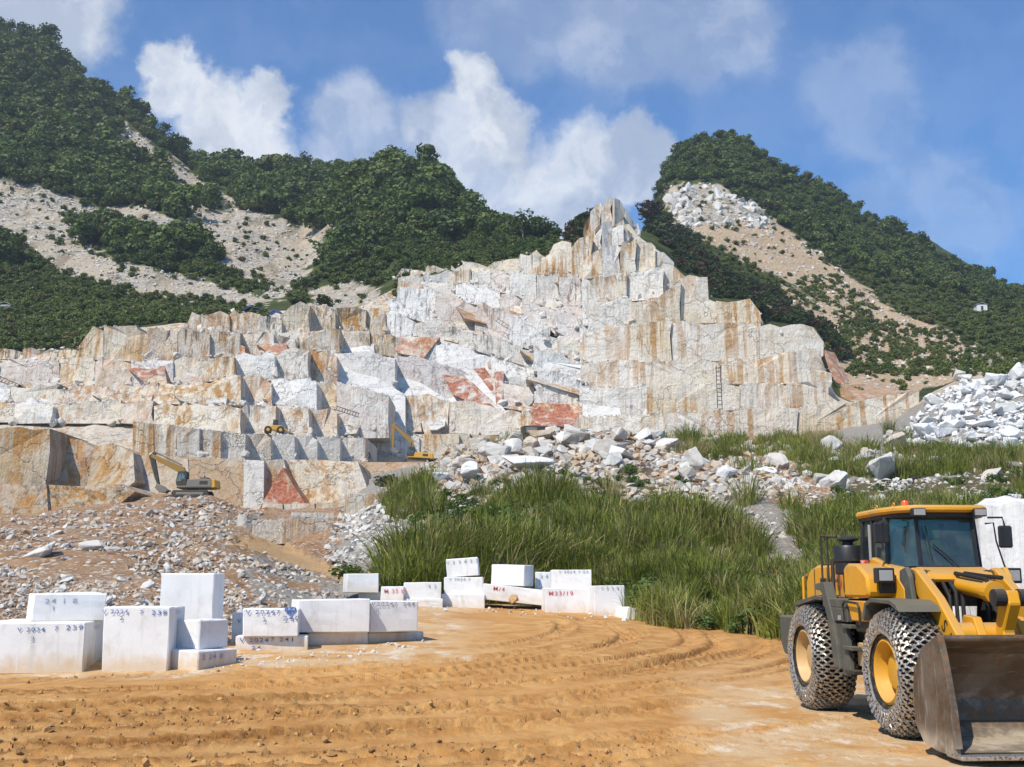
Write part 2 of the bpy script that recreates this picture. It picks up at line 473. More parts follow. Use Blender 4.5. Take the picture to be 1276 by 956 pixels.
def strip(name, k0, k1, ncols, nrows, mat, attrs=None, bump=None, skip_first=False):
    a = np.linspace(AMIN, AMAX, ncols)
    ys = []
    for k in range(k0, k1):
        y0, y1 = row_at(k, a)[0], row_at(k + 1, a)[0]
        ts = np.linspace(0, 1, nrows + 1)
        if k > k0: ts = ts[1:]
        ys += [y0 + (y1 - y0) * t for t in ts]
    ys = np.array(ys)
    xs = ys * a[None, :]
    zs = H(xs, ys)
    if bump is not None:
        zs = zs + bump(xs, ys, zs)
    me = np_mesh(name, np.stack([xs, ys, zs], -1).reshape(-1, 3), grid_faces(*xs.shape))
    if attrs:
        px, py = proj(xs, ys, zs)
        px = px + 14 * fbm(xs / 5, ys / 5, 3); py = py + 9 * fbm(xs / 5 + 40, ys / 5, 3)
        for nm, fn in attrs.items():
            set_attr(me, nm, np.asarray(fn(px, py, xs, ys), float).ravel())
    me.materials.append(mat)
    o = data_object(name, me)
    tag(o, kind='structure')
    return o
def slope_bump(x, y, z):
    px, py = proj(x, y, z)
    d = 0.16 * fbm(x / 1.1, y / 1.1, 3) + 0.4 * fbm(x / 3.3, y / 3.3, 2)
    rp = in_poly(px, py, RAMP_POLY)
    return np.where(rp, -0.25, d) * np.clip((y - 34) / 12, 0.12, 1)
slope = strip('slope_terrain', ROW_ID['yard_edge'], ROW_ID['wall_foot'], 820, 42, M_SLOPE, {
    'grassy': lambda px, py, x, y: in_poly(px, py, GRASS_POLY) & ~in_poly(px, py, GRAVEL_BARE),
    'ramp': lambda px, py, x, y: in_poly(px, py, RAMP_POLY),
    'grey': lambda px, py, x, y: in_poly(px, py, GRAVEL_BARE) | ((px > 425) & (px < 560)) | (in_poly(px, py, [(250,660),(340,680),(430,720),(430,760),(330,760),(300,700)]) & (np.abs(fbm(x / 4, y / 4)) < .3)) | (px > 1040)},
    bump=slope_bump)

# ------------------------------------------------------------------ quarry wall bedrock and the hills behind
def marble_nodes(n):
    p = n.pos()
    oi = n.new('ShaderNodeObjectInfo', None)
    sep = n.new('ShaderNodeSeparateColor', None, ins={0: oi.outputs['Color']})
    warm, dark, white, red = sep.outputs[0], sep.outputs[1], sep.outputs[2], oi.outputs['Alpha']
    off = n.new('ShaderNodeCombineXYZ', ins={0: n.math('MULTIPLY', oi.outputs['Random'], 90.0), 1: 0.0, 2: n.math('MULTIPLY', oi.outputs['Random'], 37.0)})
    q = n.vmath('ADD', p, off)
    big = n.noise(q, 0.13, 5, 0.6, 0.4)
    mid = n.noise(q, 0.55, 6, 0.65, 0.6)
    fine = n.noise(q, 2.6, 5, 0.7)
    c = n.mix(white, (0.50, 0.485, 0.46), (0.79, 0.775, 0.75))
    c = n.mix(n.math('MULTIPLY', n.ramp(mid, 0.50, 0.74), 0.40), c, (0.46, 0.45, 0.435))
    cream = n.math('MULTIPLY', n.ramp(big, 0.38, 0.62, 0.5, 1.0), n.math('MINIMUM', n.math('MULTIPLY', warm, 1.2), 0.88))
    c = n.mix(cream, c, n.mix(n.ramp(warm, .8, 1.0), (0.66, 0.54, 0.365), (0.42, 0.30, 0.15)))
    # grey veins dipping to the right, as the bedding does
    dip = n.new('ShaderNodeMapping', ins={'Vector': q, 'Rotation': (0, math.radians(32), 0), 'Scale': (0.12, 0.3, 1.5)})
    vein = n.noise(dip, 0.9, 6, 0.7, 1.2)
    c = n.mix(n.math('MULTIPLY', n.ramp(vein, 0.53, 0.68), 0.5), c, (0.34, 0.33, 0.315))
    # rust and black runs down the face
    st = n.noise(n.scaled(p, (1.15, 1.15, 0.035)), 0.75, 5, 0.7)
    patch = n.ramp(n.noise(p, 0.075, 3, 0.5), 0.38, 0.54)
    rust = n.math('MULTIPLY', n.math('MULTIPLY', n.ramp(st, 0.46, 0.57), patch), n.ramp(warm, 0.1, 0.6, 0.0, 1.0))
    c = n.mix(n.math('MULTIPLY', rust, n.ramp(big, .3, .65, .45, .92)), c, n.mix(n.ramp(fine, 0.3, 0.7), (0.52, 0.255, 0.045), (0.30, 0.135, 0.03)))
    st2 = n.noise(n.scaled(n.vmath('ADD', p, (13, 7, 0)), (1.6, 1.6, 0.04)), 0.8, 5, 0.7)
    blk = n.math('MULTIPLY', n.math('MULTIPLY', n.ramp(st2, 0.50, 0.62), n.ramp(n.noise(n.vmath('ADD', q, (50, 3, 9)), 0.10, 3, 0.5), 0.42, 0.56)), dark)
    c = n.mix(n.math('MULTIPLY', blk, 0.88), c, (0.085, 0.072, 0.055))
    st3 = n.noise(n.scaled(n.vmath('ADD', q, (3, 17, 0)), (4.5, 4.5, 0.07)), 0.8, 4, 0.7)
    c = n.mix(n.math('MULTIPLY', n.math('MULTIPLY', n.ramp(st3, 0.52, 0.66), n.ramp(n.noise(q, 0.16, 3, 0.5), 0.42, 0.60)), n.math('MULTIPLY', n.math('MAXIMUM', warm, dark), .6)), c, n.mix(warm, (0.20, 0.19, 0.17), (0.33, 0.20, 0.09)))
    # brick-red clay films
    rf = n.math('MULTIPLY', n.ramp(n.noise(q, 0.5, 5, 0.65, 0.8), 0.36, 0.55), red)
    c = n.mix(rf, c, n.mix(n.ramp(fine, 0.35, 0.65), (0.50, 0.20, 0.115), (0.30, 0.085, 0.05)))
    # joints
    wq = n.vmath('ADD', q, n.vmath('MULTIPLY', n.noise(q, 0.35, 4, 0.6, 0, 1), (5.5, 5.5, 5.5)))
    v1 = n.new('ShaderNodeTexVoronoi', 'Distance', ins={'Vector': n.scaled(wq, (0.45, 0.45, 1.0)), 'Scale': 0.13}, feature='DISTANCE_TO_EDGE')
    v2 = n.new('ShaderNodeTexVoronoi', 'Distance', ins={'Vector': n.scaled(wq, (1.0, 1.0, 0.6)), 'Scale': 0.42}, feature='DISTANCE_TO_EDGE')
    j1 = n.ramp(v1, 0.0, 0.010, 1.0, 0.0)
    j2 = n.math('MULTIPLY', n.ramp(v2, 0.0, 0.014, 1.0, 0.0), n.ramp(mid, 0.46, 0.6))
    joint = n.math('MAXIMUM', j1, j2)
    c = n.mix(n.math('MULTIPLY', joint, 0.20), c, (0.17, 0.14, 0.11))
    spk = n.noise(n.scaled(q, (1.6, 1.6, 0.8)), 1.7, 6, 0.75)
    c = n.mix(n.math('MULTIPLY', n.ramp(spk, 0.56, 0.74), 0.18), c, (0.24, 0.21, 0.17))
    c = n.mix(n.math('MULTIPLY', n.ramp(spk, 0.46, 0.30), 0.30), c, (0.80, 0.79, 0.77))
    h = n.math('SUBTRACT', n.math('ADD', n.math('ADD', mid, n.math('MULTIPLY', st3, n.math('MULTIPLY', dark, .9))), n.math('MULTIPLY', spk, 0.6)), n.math('MULTIPLY', joint, 0.6))
    return c, 0.75, (h, 0.75, 0.6), {'Specular IOR Level': 0.25}
M_MARBLE = material('quarry_marble', marble_nodes)

BARE = [
 [(122,136),(150,150),(222,202),(300,258),(372,283),(436,280),(402,314),(372,354),(345,374),(300,352),(262,318),(228,288),(238,264),(210,240),(182,205),(150,175)],
 [(-200,222),(0,222),(60,235),(115,258),(185,258),(235,288),(225,302),(150,288),(95,298),(150,325),(235,345),(335,372),(330,384),(180,365),(105,350),(60,332),(0,302),(-200,302)],
 [(380,362),(450,350),(490,372),(470,388),(400,384)],
 [(826,232),(880,228),(938,252),(975,286),(1015,310),(1058,345),(1085,378),(1030,385),(985,352),(925,330),(880,300),(845,280)],
 [(1000,330),(1060,345),(1110,385),(1180,412),(1240,440),(1290,446),(1290,462),(1130,470),(1060,440),(1020,392)],
 [(960,350),(1000,366),(1050,415),(1100,440),(1150,425),(1235,455),(1200,475),(1130,490),(1062,500),(1045,470),(1020,410)],
]
PATCH = [[(178,195),(215,215),(240,240),(205,236)],[(222,232),(262,236),(292,264),(262,262)],
         [(70,262),(130,278),(215,300),(262,332),(330,352),(330,366),(240,345),(170,318),(110,300)]]
def bare_mask(px, py):
    b = np.zeros(np.shape(px), bool)
    for poly in BARE: b |= in_poly(px, py, poly)
    for poly in PATCH: b &= ~in_poly(px, py, poly)
    return b
def mat_hill(n):
    p = n.pos()
    bare = n.attr('bare')
    mid = n.noise(p, 0.09, 6, 0.65)
    fine = n.noise(p, 0.6, 6, 0.7)
    v = n.new('ShaderNodeTexVoronoi', None, ins={'Vector': p, 'Scale': 0.75})
    s = n.mix(n.new('ShaderNodeSeparateColor', ins={0: v.outputs['Color']}), (0.30, 0.265, 0.215), (0.56, 0.52, 0.455))
    s = n.mix(n.ramp(mid, 0.4, 0.62), s, (0.50, 0.425, 0.325))
    gul = n.noise(n.scaled(p, (1.0, .25, .25)), 0.16, 5, 0.65, .6)
    s = n.mix(n.math('MULTIPLY', n.ramp(gul, 0.50, 0.64), .75), s, (0.24, 0.19, 0.125))
    s = n.mix(n.math('MULTIPLY', n.ramp(fine, 0.5, 0.7), 0.6), s, (0.26, 0.205, 0.14))
    s = n.mix(n.math('MULTIPLY', n.attr('ochre'), 0.75), s, n.mix(fine, (0.50, 0.33, 0.19), (0.56, 0.42, 0.27)))
    g = n.mix(n.ramp(mid, 0.35, 0.65), (0.035, 0.052, 0.016), (0.085, 0.105, 0.032))
    g = n.mix(n.math('MULTIPLY', n.ramp(fine, 0.55, 0.7), 0.5), g, (0.17, 0.145, 0.085))
    c = n.mix(bare, g, s)
    return c, 0.95, (fine, 1.0, 1.2), {'Specular IOR Level': 0.1}
M_HILL = material('hill_soil', mat_hill)
wall = strip('quarry_wall', ROW_ID['wall_foot'], ROW_ID['wall_top'], 640, 40, M_MARBLE)
wall.color = (0.6, 0.6, 0.35, 0.0)
hill = strip('hillside', ROW_ID['wall_top'], ROW_ID['horizon'], 620, 46, M_HILL, {
    'bare': lambda px, py, x, y: bare_mask(px, py),
    'ochre': lambda px, py, x, y: (px > 860) & (py > 280) & (px < 1200)})
# ------------------------------------------------------------------ quarry face: every sawn or broken block its own piece
_R = random.Random(3)
LEDGES = []
def poly_prism(name, front, back_shift, mat, parent, color, taper=0.96, crack=0.0):
    """Extrude a front polygon (world points) backwards; the back is slightly drawn in."""
    n = len(front)
    f = [Vector(p) for p in front]
    c = sum(f, Vector()) / n
    b = [c + (p - c) * taper + back_shift for p in f]
    faces = [list(range(n, 2 * n))]
    if crack:
        e = [b_ - a_ for a_, b_ in ((f[0], f[1]), (f[0], f[-1]))]
        nn = e[0].cross(e[1]).normalized()
        k1, k2 = _R.uniform(.25, .75), _R.uniform(.25, .75)
        hub = (f[0].lerp(f[1], k1)).lerp(f[-1].lerp(f[n // 2], k1), k2) + nn * _R.uniform(-crack, crack)
        f_extra = [hub]
        faces += [[2 * n, (i + 1) % n, i] for i in range(n)]
    else:
        f_extra = []
        faces.append(list(range(n))[::-1])
    for i in range(n):
        j = (i + 1) % n
        faces.append([i, j, n + j, n + i])
    o = mesh_object(name, f + b + f_extra, faces, mat, parent)
    bm = bmesh.new(); bm.from_mesh(o.data)
    bmesh.ops.recalc_face_normals(bm, faces=bm.faces)
    bm.to_mesh(o.data); bm.free()
    o.color = color
    return o
L1 = L2 = L8 = None
def line(pts, px):
    xs = [p[0] for p in pts]; ys = [p[1] for p in pts]
    k = (sum(ys) % 97) * 1.7
    a = 7.0 if xs[0] < 700 and ys[0] < 560 and pts is not L8 and pts is not L1 and pts is not L2 else (2.2 if xs[0] >= 700 else 1.0)
    w = float(fbm(px / 46.0 + k, k, 3))
    return float(np.interp(px, xs, ys)) + a * w
def wall_depth(px, py):
    """Depth of the bedrock behind a pixel of the face."""
    x, y, z = hit([px], [py], 178 if px > 700 else 165 if px > 440 else 128, 330)
    return float(y[0])

_R = random.Random(3)
def bench(bottom, top, x0, x1, wmin, wmax, pal, jag=1.0, proud=(2.4, 3.2), lean=0.14, gap=0.0, yaw=.35, crack=.7):
    sx = np.linspace(x0 + 1, x1 - 1, max(4, int((x1 - x0) / 18)))
    sy = np.interp(sx, [q[0] for q in bottom], [q[1] for q in bottom])
    dep = np.where(sx > 700, hit(sx, sy - 1, 178, 330)[1], np.where(sx > 440, hit(sx, sy - 1, 165, 330)[1], hit(sx, sy - 1, 128, 330)[1]))
    okd = np.isfinite(dep)
    dep = np.interp(sx, sx[okd], dep[okd])
    raw = dep
    dep = np.convolve(np.pad(dep, 3, 'edge'), np.ones(7) / 7, 'valid')
    px = x0
    while px < x1 - 3:
        w = _R.uniform(wmin, wmax)
        nx = min(px + w, x1)
        if x1 - nx < wmin * 0.5: nx = x1
        bl, br = line(bottom, px) + _R.uniform(0, 3), line(bottom, nx) + _R.uniform(0, 3)
        tl, tr = line(top, px) + _R.uniform(-3, 3) * jag, line(top, nx) + _R.uniform(-3, 3) * jag
        if bl - tl < 4 and br - tr < 4:
            px = nx; continue
        mx, my = (px + nx) / 2, (bl + br) / 2
        Yw = float(min(np.interp(mx, sx, dep), np.interp(mx, sx, raw) + .3, np.interp(px, sx, raw) + 1.5, np.interp(nx, sx, raw) + 1.5))
        Y0 = Yw - _R.uniform(*proud)
        turn = _R.uniform(-yaw, yaw)
        trend = max(-.5, min(.5, float(np.interp(nx, sx, dep) - np.interp(px, sx, dep)) / 2))
        Yl, Yr = Y0 - turn - trend, Y0 + turn + trend
        hgt = (bl - tl + br - tr) / 2 / F * Y0
        back = hgt * lean * _R.uniform(.4, 1.6)
        pts = [P(px + gap + _R.uniform(-.6, .6), bl, Yl), P(nx - gap, br, Yr)]
        # broken arris along the right side and the top
        if _R.random() < .5:
            f = _R.uniform(.3, .7)
            pts.append(P(nx - gap + _R.uniform(-2.2, 1.2) * jag, br + (tr - br) * f, Yr + back * f))
        ch = _R.random()
        if ch < .35:
            pts += [P(nx - gap, tr + (br - tr) * .14, Yr + back * .85), P(nx - gap - (nx - px) * .22, tr, Yr + back)]
        else:
            pts.append(P(nx - gap + _R.uniform(-1, 1), tr, Yr + back))
        k = int((nx - px) / 14)
        for i in range(k):
            f = 1 - (i + 1) / (k + 1)
            X = px + (nx - px) * f
            pts.append(P(X, line(top, X) + _R.uniform(-2.6, 2.0) * jag, Yl + (Yr - Yl) * f + back + _R.uniform(-.3, .3)))
        if .35 <= ch < .65:
            pts += [P(px + gap + (nx - px) * .18, tl, Yl + back), P(px + gap, tl + (bl - tl) * .16, Yl + back * .85)]
        else:
            pts.append(P(px + gap + _R.uniform(-1, 1), tl, Yl + back))
        warm, dark, white, red = pal(mx, my, _R)
        poly_prism('stone_block', pts, Vector((_R.uniform(-1, 1), 11.0, _R.uniform(-.5, .2))), M_MARBLE, wall, (warm, dark, white, red), crack=crack)
        LEDGES.append((px, nx, tl, tr, Yl + back, Yr + back, bl, br, Yl, Yr))
        px = nx

def pal_low(px, py, r):      # cream and brown floor benches
    return (r.uniform(.6, 1.0), r.uniform(.2, .7), r.uniform(.3, .7), r.choice([0, 0, .2, .5]))
def pal_left(px, py, r):
    return (r.choice([.1, .3, .5, .7]), r.uniform(.2, .8), r.uniform(.5, 1), r.choice([0, 0, 0, 0, .2]))
def pal_top(px, py, r):      # weathered old benches, streaked
    return (r.uniform(.35, .85), r.uniform(.6, 1.0), r.uniform(.4, .9), r.choice([0, 0, .15]))
def pal_mid(px, py, r):      # grey-white middle
    return (r.choice([.0, .1, .25, .5]), r.uniform(.35, .9), r.uniform(.5, 1), r.choice([0, 0, 0, .2]))
def pal_right(px, py, r):
    w = .72 if px > 800 else .35
    return (min(.82, w * r.uniform(.6, 1.25)), r.uniform(.1, .4), r.uniform(.85, 1.0), 0)
def pal_peak(px, py, r):
    return (r.choice([.2, .4, .6]), r.uniform(.4, .8), r.uniform(.8, 1.0), 0)

L0 = [(-100,656),(0,654),(90,657),(160,630),(300,638),(320,655),(440,645),(470,606),(560,584),(660,568),(740,556)]
L1 = [(-100,602),(0,602),(165,572),(305,572),(450,574),(520,574),(560,564),(640,556),(740,552)]
L2 = [(-100,524),(65,527),(165,525),(305,540),(450,546),(520,544),(640,538),(740,536)]
L3 = [(-100,478),(60,482),(180,480),(300,470),(420,478),(520,494),(600,506),(740,524)]
L4 = [(-100,446),(60,446),(180,452),(300,440),(420,436),(520,446),(640,478),(740,502)]
L5 = [(-100,440),(112,438),(122,408),(230,412),(300,416),(420,412),(500,418),(560,430),(640,452),(740,482)]
L6 = [(225,412),(235,392),(350,391),(358,378),(440,383),(520,398),(600,418),(740,460)]
L7 = [(480,384),(490,360),(560,366),(640,392),(740,436)]
L7B = [(480,384),(490,352),(560,350),(640,364),(740,402)]
L7C = [(484,380),(490,346),(560,342),(640,344),(690,342),(740,352)]
L8 = [(490,348),(500,338),(560,334),(640,326),(690,306),(740,288)]
bench(L1, L2, 165, 306, 26, 30, lambda a, b, r: (r.uniform(.4, .6), .35, .75, 0), jag=.25, proud=(3.4, 3.6), lean=.02, gap=.35, yaw=.1, crack=.08)
bench(L1, L2, 306, 455, 26, 40, lambda a, b, r: (r.uniform(.2, .6), .25, .8, 0), jag=.3, proud=(3.3, 3.7), lean=.02, gap=.3, yaw=.2, crack=.1)
bench(L0, L1, 560, 740, 22, 46, pal_low, proud=(1, 3))
bench(L1, L2, 455, 600, 40, 80, pal_mid, proud=(-4, -3))
bench(L1, L2, 622, 740, 40, 80, pal_mid, proud=(1, 3))
L2B = [(-100,502),(60,506),(180,503),(300,507),(420,514),(560,520)]
bench(L2, L2B, -60, 300, 40, 90, pal_left, jag=1.4, lean=.6, yaw=.3, crack=.8)
bench(L2B, L3, -60, 300, 50, 120, pal_left, jag=1.2, lean=.6, yaw=.3, crack=1.0, proud=(1.6, 2.2))
bench(L2, L2B, 300, 420, 40, 60, pal_left, jag=1.0, lean=.5, yaw=.3, proud=(-.8, -.4), crack=.6)
bench(L2B, L3, 300, 420, 30, 90, pal_left, jag=1.0, lean=.5, yaw=.3, proud=(.2, .6), crack=.8)
bench(L2, L3, 420, 560, 60, 90, pal_mid, jag=1.0, lean=.3, proud=(-2, -1), yaw=.4, crack=.8)
bench(L2, L3, 560, 740, 60, 110, pal_left, jag=1.6, lean=.45, yaw=.5, crack=1.5)
bench(L3, L4, -60, 420, 34, 85, pal_left, jag=1.3, lean=.3)
bench(L3, L4, 420, 740, 45, 110, pal_mid, jag=1.0, lean=.5, crack=1.2)
bench(L4, L5, -60, 500, 24, 60, pal_top, jag=1.1)
bench(L4, L5, 500, 740, 35, 90, pal_mid, jag=1.0, lean=.45, crack=1.1)
bench(L5, L6, 228, 480, 22, 48, pal_top, jag=1.1)
bench(L5, L6, 480, 740, 30, 80, pal_mid, jag=1.2, lean=.3)
bench(L6, L7, 484, 740, 26, 70, pal_mid, jag=1.2, lean=.3)
bench(L7, L7B, 484, 740, 26, 60, pal_mid, jag=1.2, lean=.3)
bench(L7B, L7C, 486, 740, 20, 44, pal_mid, jag=1.4)
bench(L7C, L8, 490, 740, 14, 34, lambda a, b, r: (r.uniform(.5, .8), r.uniform(.4, 1), r.uniform(.6, 1), 0), jag=2.2)
R0 = [(720,556),(800,550),(900,549),(1000,544),(1060,540),(1110,536),(1145,532)]
R1 = [(720,520),(820,517),(880,513),(985,508),(1045,502),(1145,488)]
R2 = [(725,482),(820,482),(880,478),(980,478),(1032,474),(1045,500)]
R3 = [(728,450),(840,450),(945,446),(1020,432),(1040,470)]
R4 = [(730,412),(820,402),(900,402),(945,405),(1015,408),(1030,432)]
R5 = [(735,374),(790,375),(838,368),(852,345),(882,345),(888,375),(945,375),(950,402)]
R6 = [(732,345),(790,340),(835,330),(850,345),(882,345)]
R7 = [(726,318),(760,306),(800,298),(828,312),(836,330)]
R8 = [(724,292),(734,266),(746,254),(758,250),(772,246),(782,258),(792,272),(802,298)]
bench(R0, R1, 722, 830, 26, 50, pal_right, jag=.8, proud=(4.0, 4.5), yaw=.15, crack=.4)
bench(R0, R1, 830, 1145, 60, 110, pal_right, jag=.5, proud=(4, 5), lean=.03, yaw=0, crack=.12)
bench(R1, R2, 722, 1046, 60, 130, pal_right, jag=.6, proud=(2.5, 2.7), lean=.04, yaw=0, crack=.15)
bench(R2, R3, 725, 1036, 60, 140, pal_right, jag=.7, proud=(2.6, 2.9), lean=.05, yaw=.1, crack=.2)
bench(R3, R4, 728, 1026, 50, 110, pal_right, jag=1.4, proud=(2.5, 4), lean=.06, yaw=.3, crack=.3)
bench(R4, R5, 732, 948, 36, 75, pal_right, jag=1.2, proud=(2.5, 4), lean=.08, yaw=.5, crack=.4)
bench(R5, R6, 732, 882, 30, 60, pal_peak, jag=1.4, proud=(2.5, 4.5), yaw=1.6)
bench(R6, R7, 726, 838, 18, 40, pal_peak, jag=2.0, proud=(2.5, 4), yaw=.9)
R78 = [(725,304),(745,284),(770,278),(790,290),(806,300)]
bench(R7, R78, 726, 802, 9, 20, pal_peak, jag=2.0, proud=(2.5, 4), yaw=.8, crack=.7)
bench(R78, R8, 728, 798, 7, 15, pal_peak, jag=2.6, proud=(2.5, 4), yaw=.8, crack=.6)

# faces that stand out one by one: outline (px, py, depth offset in front of the bedrock) and colour
def face(pts, color, thick=9.0, name='rock_face'):
    ys = [wall_depth(p[0], min(p[1], 640)) for p in pts]
    m = np.nanmean(ys)
    w = [P(p[0], p[1], (m if not np.isfinite(y) else .35 * y + .65 * m) - p[2]) for p, y in zip(pts, ys)]
    return poly_prism(name, w, Vector((0, thick, 0)), M_MARBLE, wall, color, crack=.5)
def slab(pts, color, thick=12.0, crack=.35, shift=(0, 0, 0), taper=1.0):
    """Face given by (px, py, depth) corners."""
    return poly_prism('rock_face', [P(*q) for q in pts], Vector((shift[0], thick, shift[2])), M_MARBLE, wall, color, taper=taper, crack=crack)
slab([(-60,608,129),(56,606,129),(62,565,129.5),(62,534,130.5),(44,536,130.2),(24,532,130),(-60,538,130)], (.97, .75, .25, 0), crack=.15)
slab([(62,606,132),(112,606,134),(120,560,136),(100,548,136.5),(62,543,135)], (1, .5, .3, .15))
slab([(108,606,133.5),(158,608,131.5),(168,600,131),(166,564,134),(140,552,135.5),(118,556,136)], (.95, .3, .45, .0))
slab([(-60,668,117),(52,668,117),(60,640,118),(58,604,120),(-60,602,120)], (1, .8, .2, .1))
slab([(52,668,117.5),(94,664,117),(130,643,119),(168,613,123),(150,603,123),(100,606,122),(56,604,120.5)], (.93, .6, .45, .0))
slab([(165,625,134),(238,632,133.5),(234,572,136.5),(200,567,137),(165,566,137)], (.95, .4, .5, .05))
slab([(232,632,133.2),(306,636,134.5),(306,574,137),(268,570,137.2),(230,570,136.8)], (.98, .3, .5, .2))
slab([(303,646,133.5),(328,646,133),(329,574,134.5),(304,573,135)], (.15, .25, .45, 0), crack=.05)
slab([(326,650,134),(370,642,134.5),(353,572,137),(329,574,135.5)], (.8, .4, .6, .0))
slab([(322,636,132),(352,582,134),(366,606,133.2),(386,636,132)], (.9, .2, .2, 1.0), thick=6)
slab([(366,644,136),(446,650,136),(470,642,137),(446,576,142),(400,573,142),(352,573,139)], (.75, .35, .5, .0))
# terrace on which the yellow excavator stands
TERRACE_Y = 168.0
slab([(436,646,160),(505,640,160),(524,610,163),(528,576,TERRACE_Y),(470,576,TERRACE_Y),(396,576,TERRACE_Y)], (1, .35, .35, .25), thick=24)
slab([(505,640,160.5),(560,612,161),(596,590,163),(596,574,TERRACE_Y),(528,576,TERRACE_Y + .3),(522,612,163.5)], (.75, .3, .5, .0), thick=24)
slab([(524,572,178),(572,570,178),(572,541,178.5),(526,541,178.5)], (.85, .2, .7, .0), thick=10, crack=.05)
slab([(572,566,179),(624,562,180),(622,543,180.5),(572,541,179.5)], (.9, .25, .6, .0), thick=10, crack=.1)
slab([(322,652,128),(352,654,128),(352,628,128.3),(328,626,128.3)], (.7, .3, .6, 0), thick=5, crack=.05)
slab([(354,654,128.2),(392,652,128.2),(392,627,128.5),(354,628,128.5)], (.75, .3, .55, 0), thick=5, crack=.05)
slab([(394,652,128.4),(432,648,128.4),(432,626,128.6),(394,627,128.6)], (.65, .25, .6, 0), thick=5, crack=.05)
face([(412,545,5),(505,545,5),(505,492,3.5),(412,436,2)], (.05, .1, .75, 0))
face([(500,545,4),(565,536,5),(560,500,4),(526,478,3),(412,440,1),(500,492,3)], (.05, .15, .7, 0))
face([(545,456,7),(562,458,6),(590,478,7),(626,512,8),(600,508,8.5),(565,492,8)], (.5, .3, .5, 1.0))
face([(590,460,7),(604,458,6.5),(626,492,7.5),(614,498,8)], (.6, .2, .6, 1.0))
face([(616,464,6.5),(628,462,6),(626,500,8),(618,505,8)], (.6, .2, .6, .9))
face([(570,460,6),(592,462,5.5),(636,520,8),(622,514,8)], (.2, .1, .85, 0))
face([(662,530,8),(725,532,8),(726,504,6),(664,502,6)], (.7, .2, .3, 1.0))
face([(726,534,8),(775,530,8),(772,508,7),(726,504,7)], (.1, .1, .7, 0))
face([(480,420,7),(496,440,7.5),(528,446,7.5),(548,420,6.5)], (.7, .1, .7, .75))
face([(290,462,6),(306,470,6),(305,432,4.5),(300,430,4.5)], (.7, .2, .6, .6))
face([(350,452,8),(360,440,7.5),(356,428,6.5),(318,428,6.5)], (.6, .1, .8, .8))
face([(118,412,9),(150,415,9),(158,445,8),(140,450,8)], (1, 1, .0, .6))
face([(160,460,9),(190,485,10),(208,478,9),(205,456,8),(190,452,8)], (.8, .5, .2, .9))
BROWN_SHADE = (.9, .55, .0, .28)  # weathered brown of right-dipping bedding planes, their shade painted into the colour
face([(568,382,8),(606,398,6),(606,404,9),(578,396,10)], BROWN_SHADE)
face([(634,386,8),(658,394,6),(656,406,9),(636,402,10)], BROWN_SHADE)
face([(692,352,8),(730,374,5),(726,362,5),(700,348,7)], BROWN_SHADE)
face([(648,436,8),(684,466,9),(682,452,5),(664,440,6)], (.6, .6, .1, .1))
face([(655,472,9),(728,494,8),(728,482,5),(690,468,6)], (.5, .6, .1, .15))
face([(884,376,7),(898,404,7),(904,398,6),(896,376,6)], (1, .7, .0, .4))
face([(940,400,7),(952,402,6),(962,382,4),(945,376,5)], (1, .5, .1, .5))
face([(1030,500,4),(1062,502,4),(1056,470,2),(1040,440,1),(1028,436,2)], (.9, .4, .3, .75))
face([(1046,505,6),(1120,500,5),(1115,484,2),(1070,478,1),(1050,482,3)], (1, .3, .45, .3))

# broken plates that lean out of the middle and left benches
pr = random.Random(29)
for k in range(58):
    cx, cy = pr.uniform(0, 735), 0
    cy = pr.uniform(float(np.interp(cx, [0, 120, 300, 450, 560, 735], [455, 450, 425, 415, 395, 350])), float(np.interp(cx, [0, 300, 450, 735], [510, 520, 535, 525])))
    rx, ry = pr.uniform(9, 30), pr.uniform(6, 17)
    tilt = pr.choice([.55, .5, -.3, 0.1])
    nv = pr.choice([4, 4, 5, 6])
    a0 = pr.uniform(0, 6.28)
    pg = []
    for i in range(nv):
        an = a0 + 6.283 * i / nv + pr.uniform(-.3, .3)
        dx, dy = rx * math.cos(an), ry * math.sin(an)
        pg.append((cx + dx, cy + dy + tilt * dx * .8, 4.4 + 1.6 * dy / ry + pr.uniform(-.3, .3)))
    pal = pal_mid if cx > 420 else pal_left
    face(pg, pal(cx, cy, pr), thick=6.0, name='rock_plate')

# loose stone on the ledges and splintered rock along the joints
lr = np.random.default_rng(8)
pts_, scl_, rot_ = [], [], []
def add_frag(x_, s_, stretch=1.0):
    pts_.append(x_); scl_.append([s_ * lr.uniform(.7, 1.2), s_ * lr.uniform(.7, 1.1), s_ * stretch * lr.uniform(.7, 1.2)]); rot_.append([lr.normal(0, .35), lr.normal(0, .35), lr.uniform(0, 6.28)])
for (xa, xb, ta, tb, Ya, Yb, ba, bb, Yc, Yd) in LEDGES:
    smooth_face = (xb - xa) > 55 and xa > 800
    if xa > 700 and ta < 330: continue
    for _ in range(int((xb - xa) * (.10 if smooth_face else .22)) + 1):
        f = lr.uniform(0, 1)
        add_frag(P(xa + (xb - xa) * f, ta + (tb - ta) * f + lr.uniform(-1, 2), Ya + (Yb - Ya) * f + lr.uniform(.2, 1.6)), lr.uniform(.25, .9) if lr.random() < .85 else lr.uniform(.9, 1.7))
    if smooth_face: continue
    for _ in range(lr.integers(2, 6)):
        g, f = lr.uniform(.0, .5) ** 2, lr.choice([lr.uniform(-.03, .05), lr.uniform(.95, 1.03), lr.uniform(0, 1)])
        add_frag(P(xa + (xb - xa) * f, ba + (ta - ba) * g, Yc + (Yd - Yc) * f + (Ya - Yc) * g + .25), lr.uniform(.7, 2.3), lr.uniform(.9, 1.9))
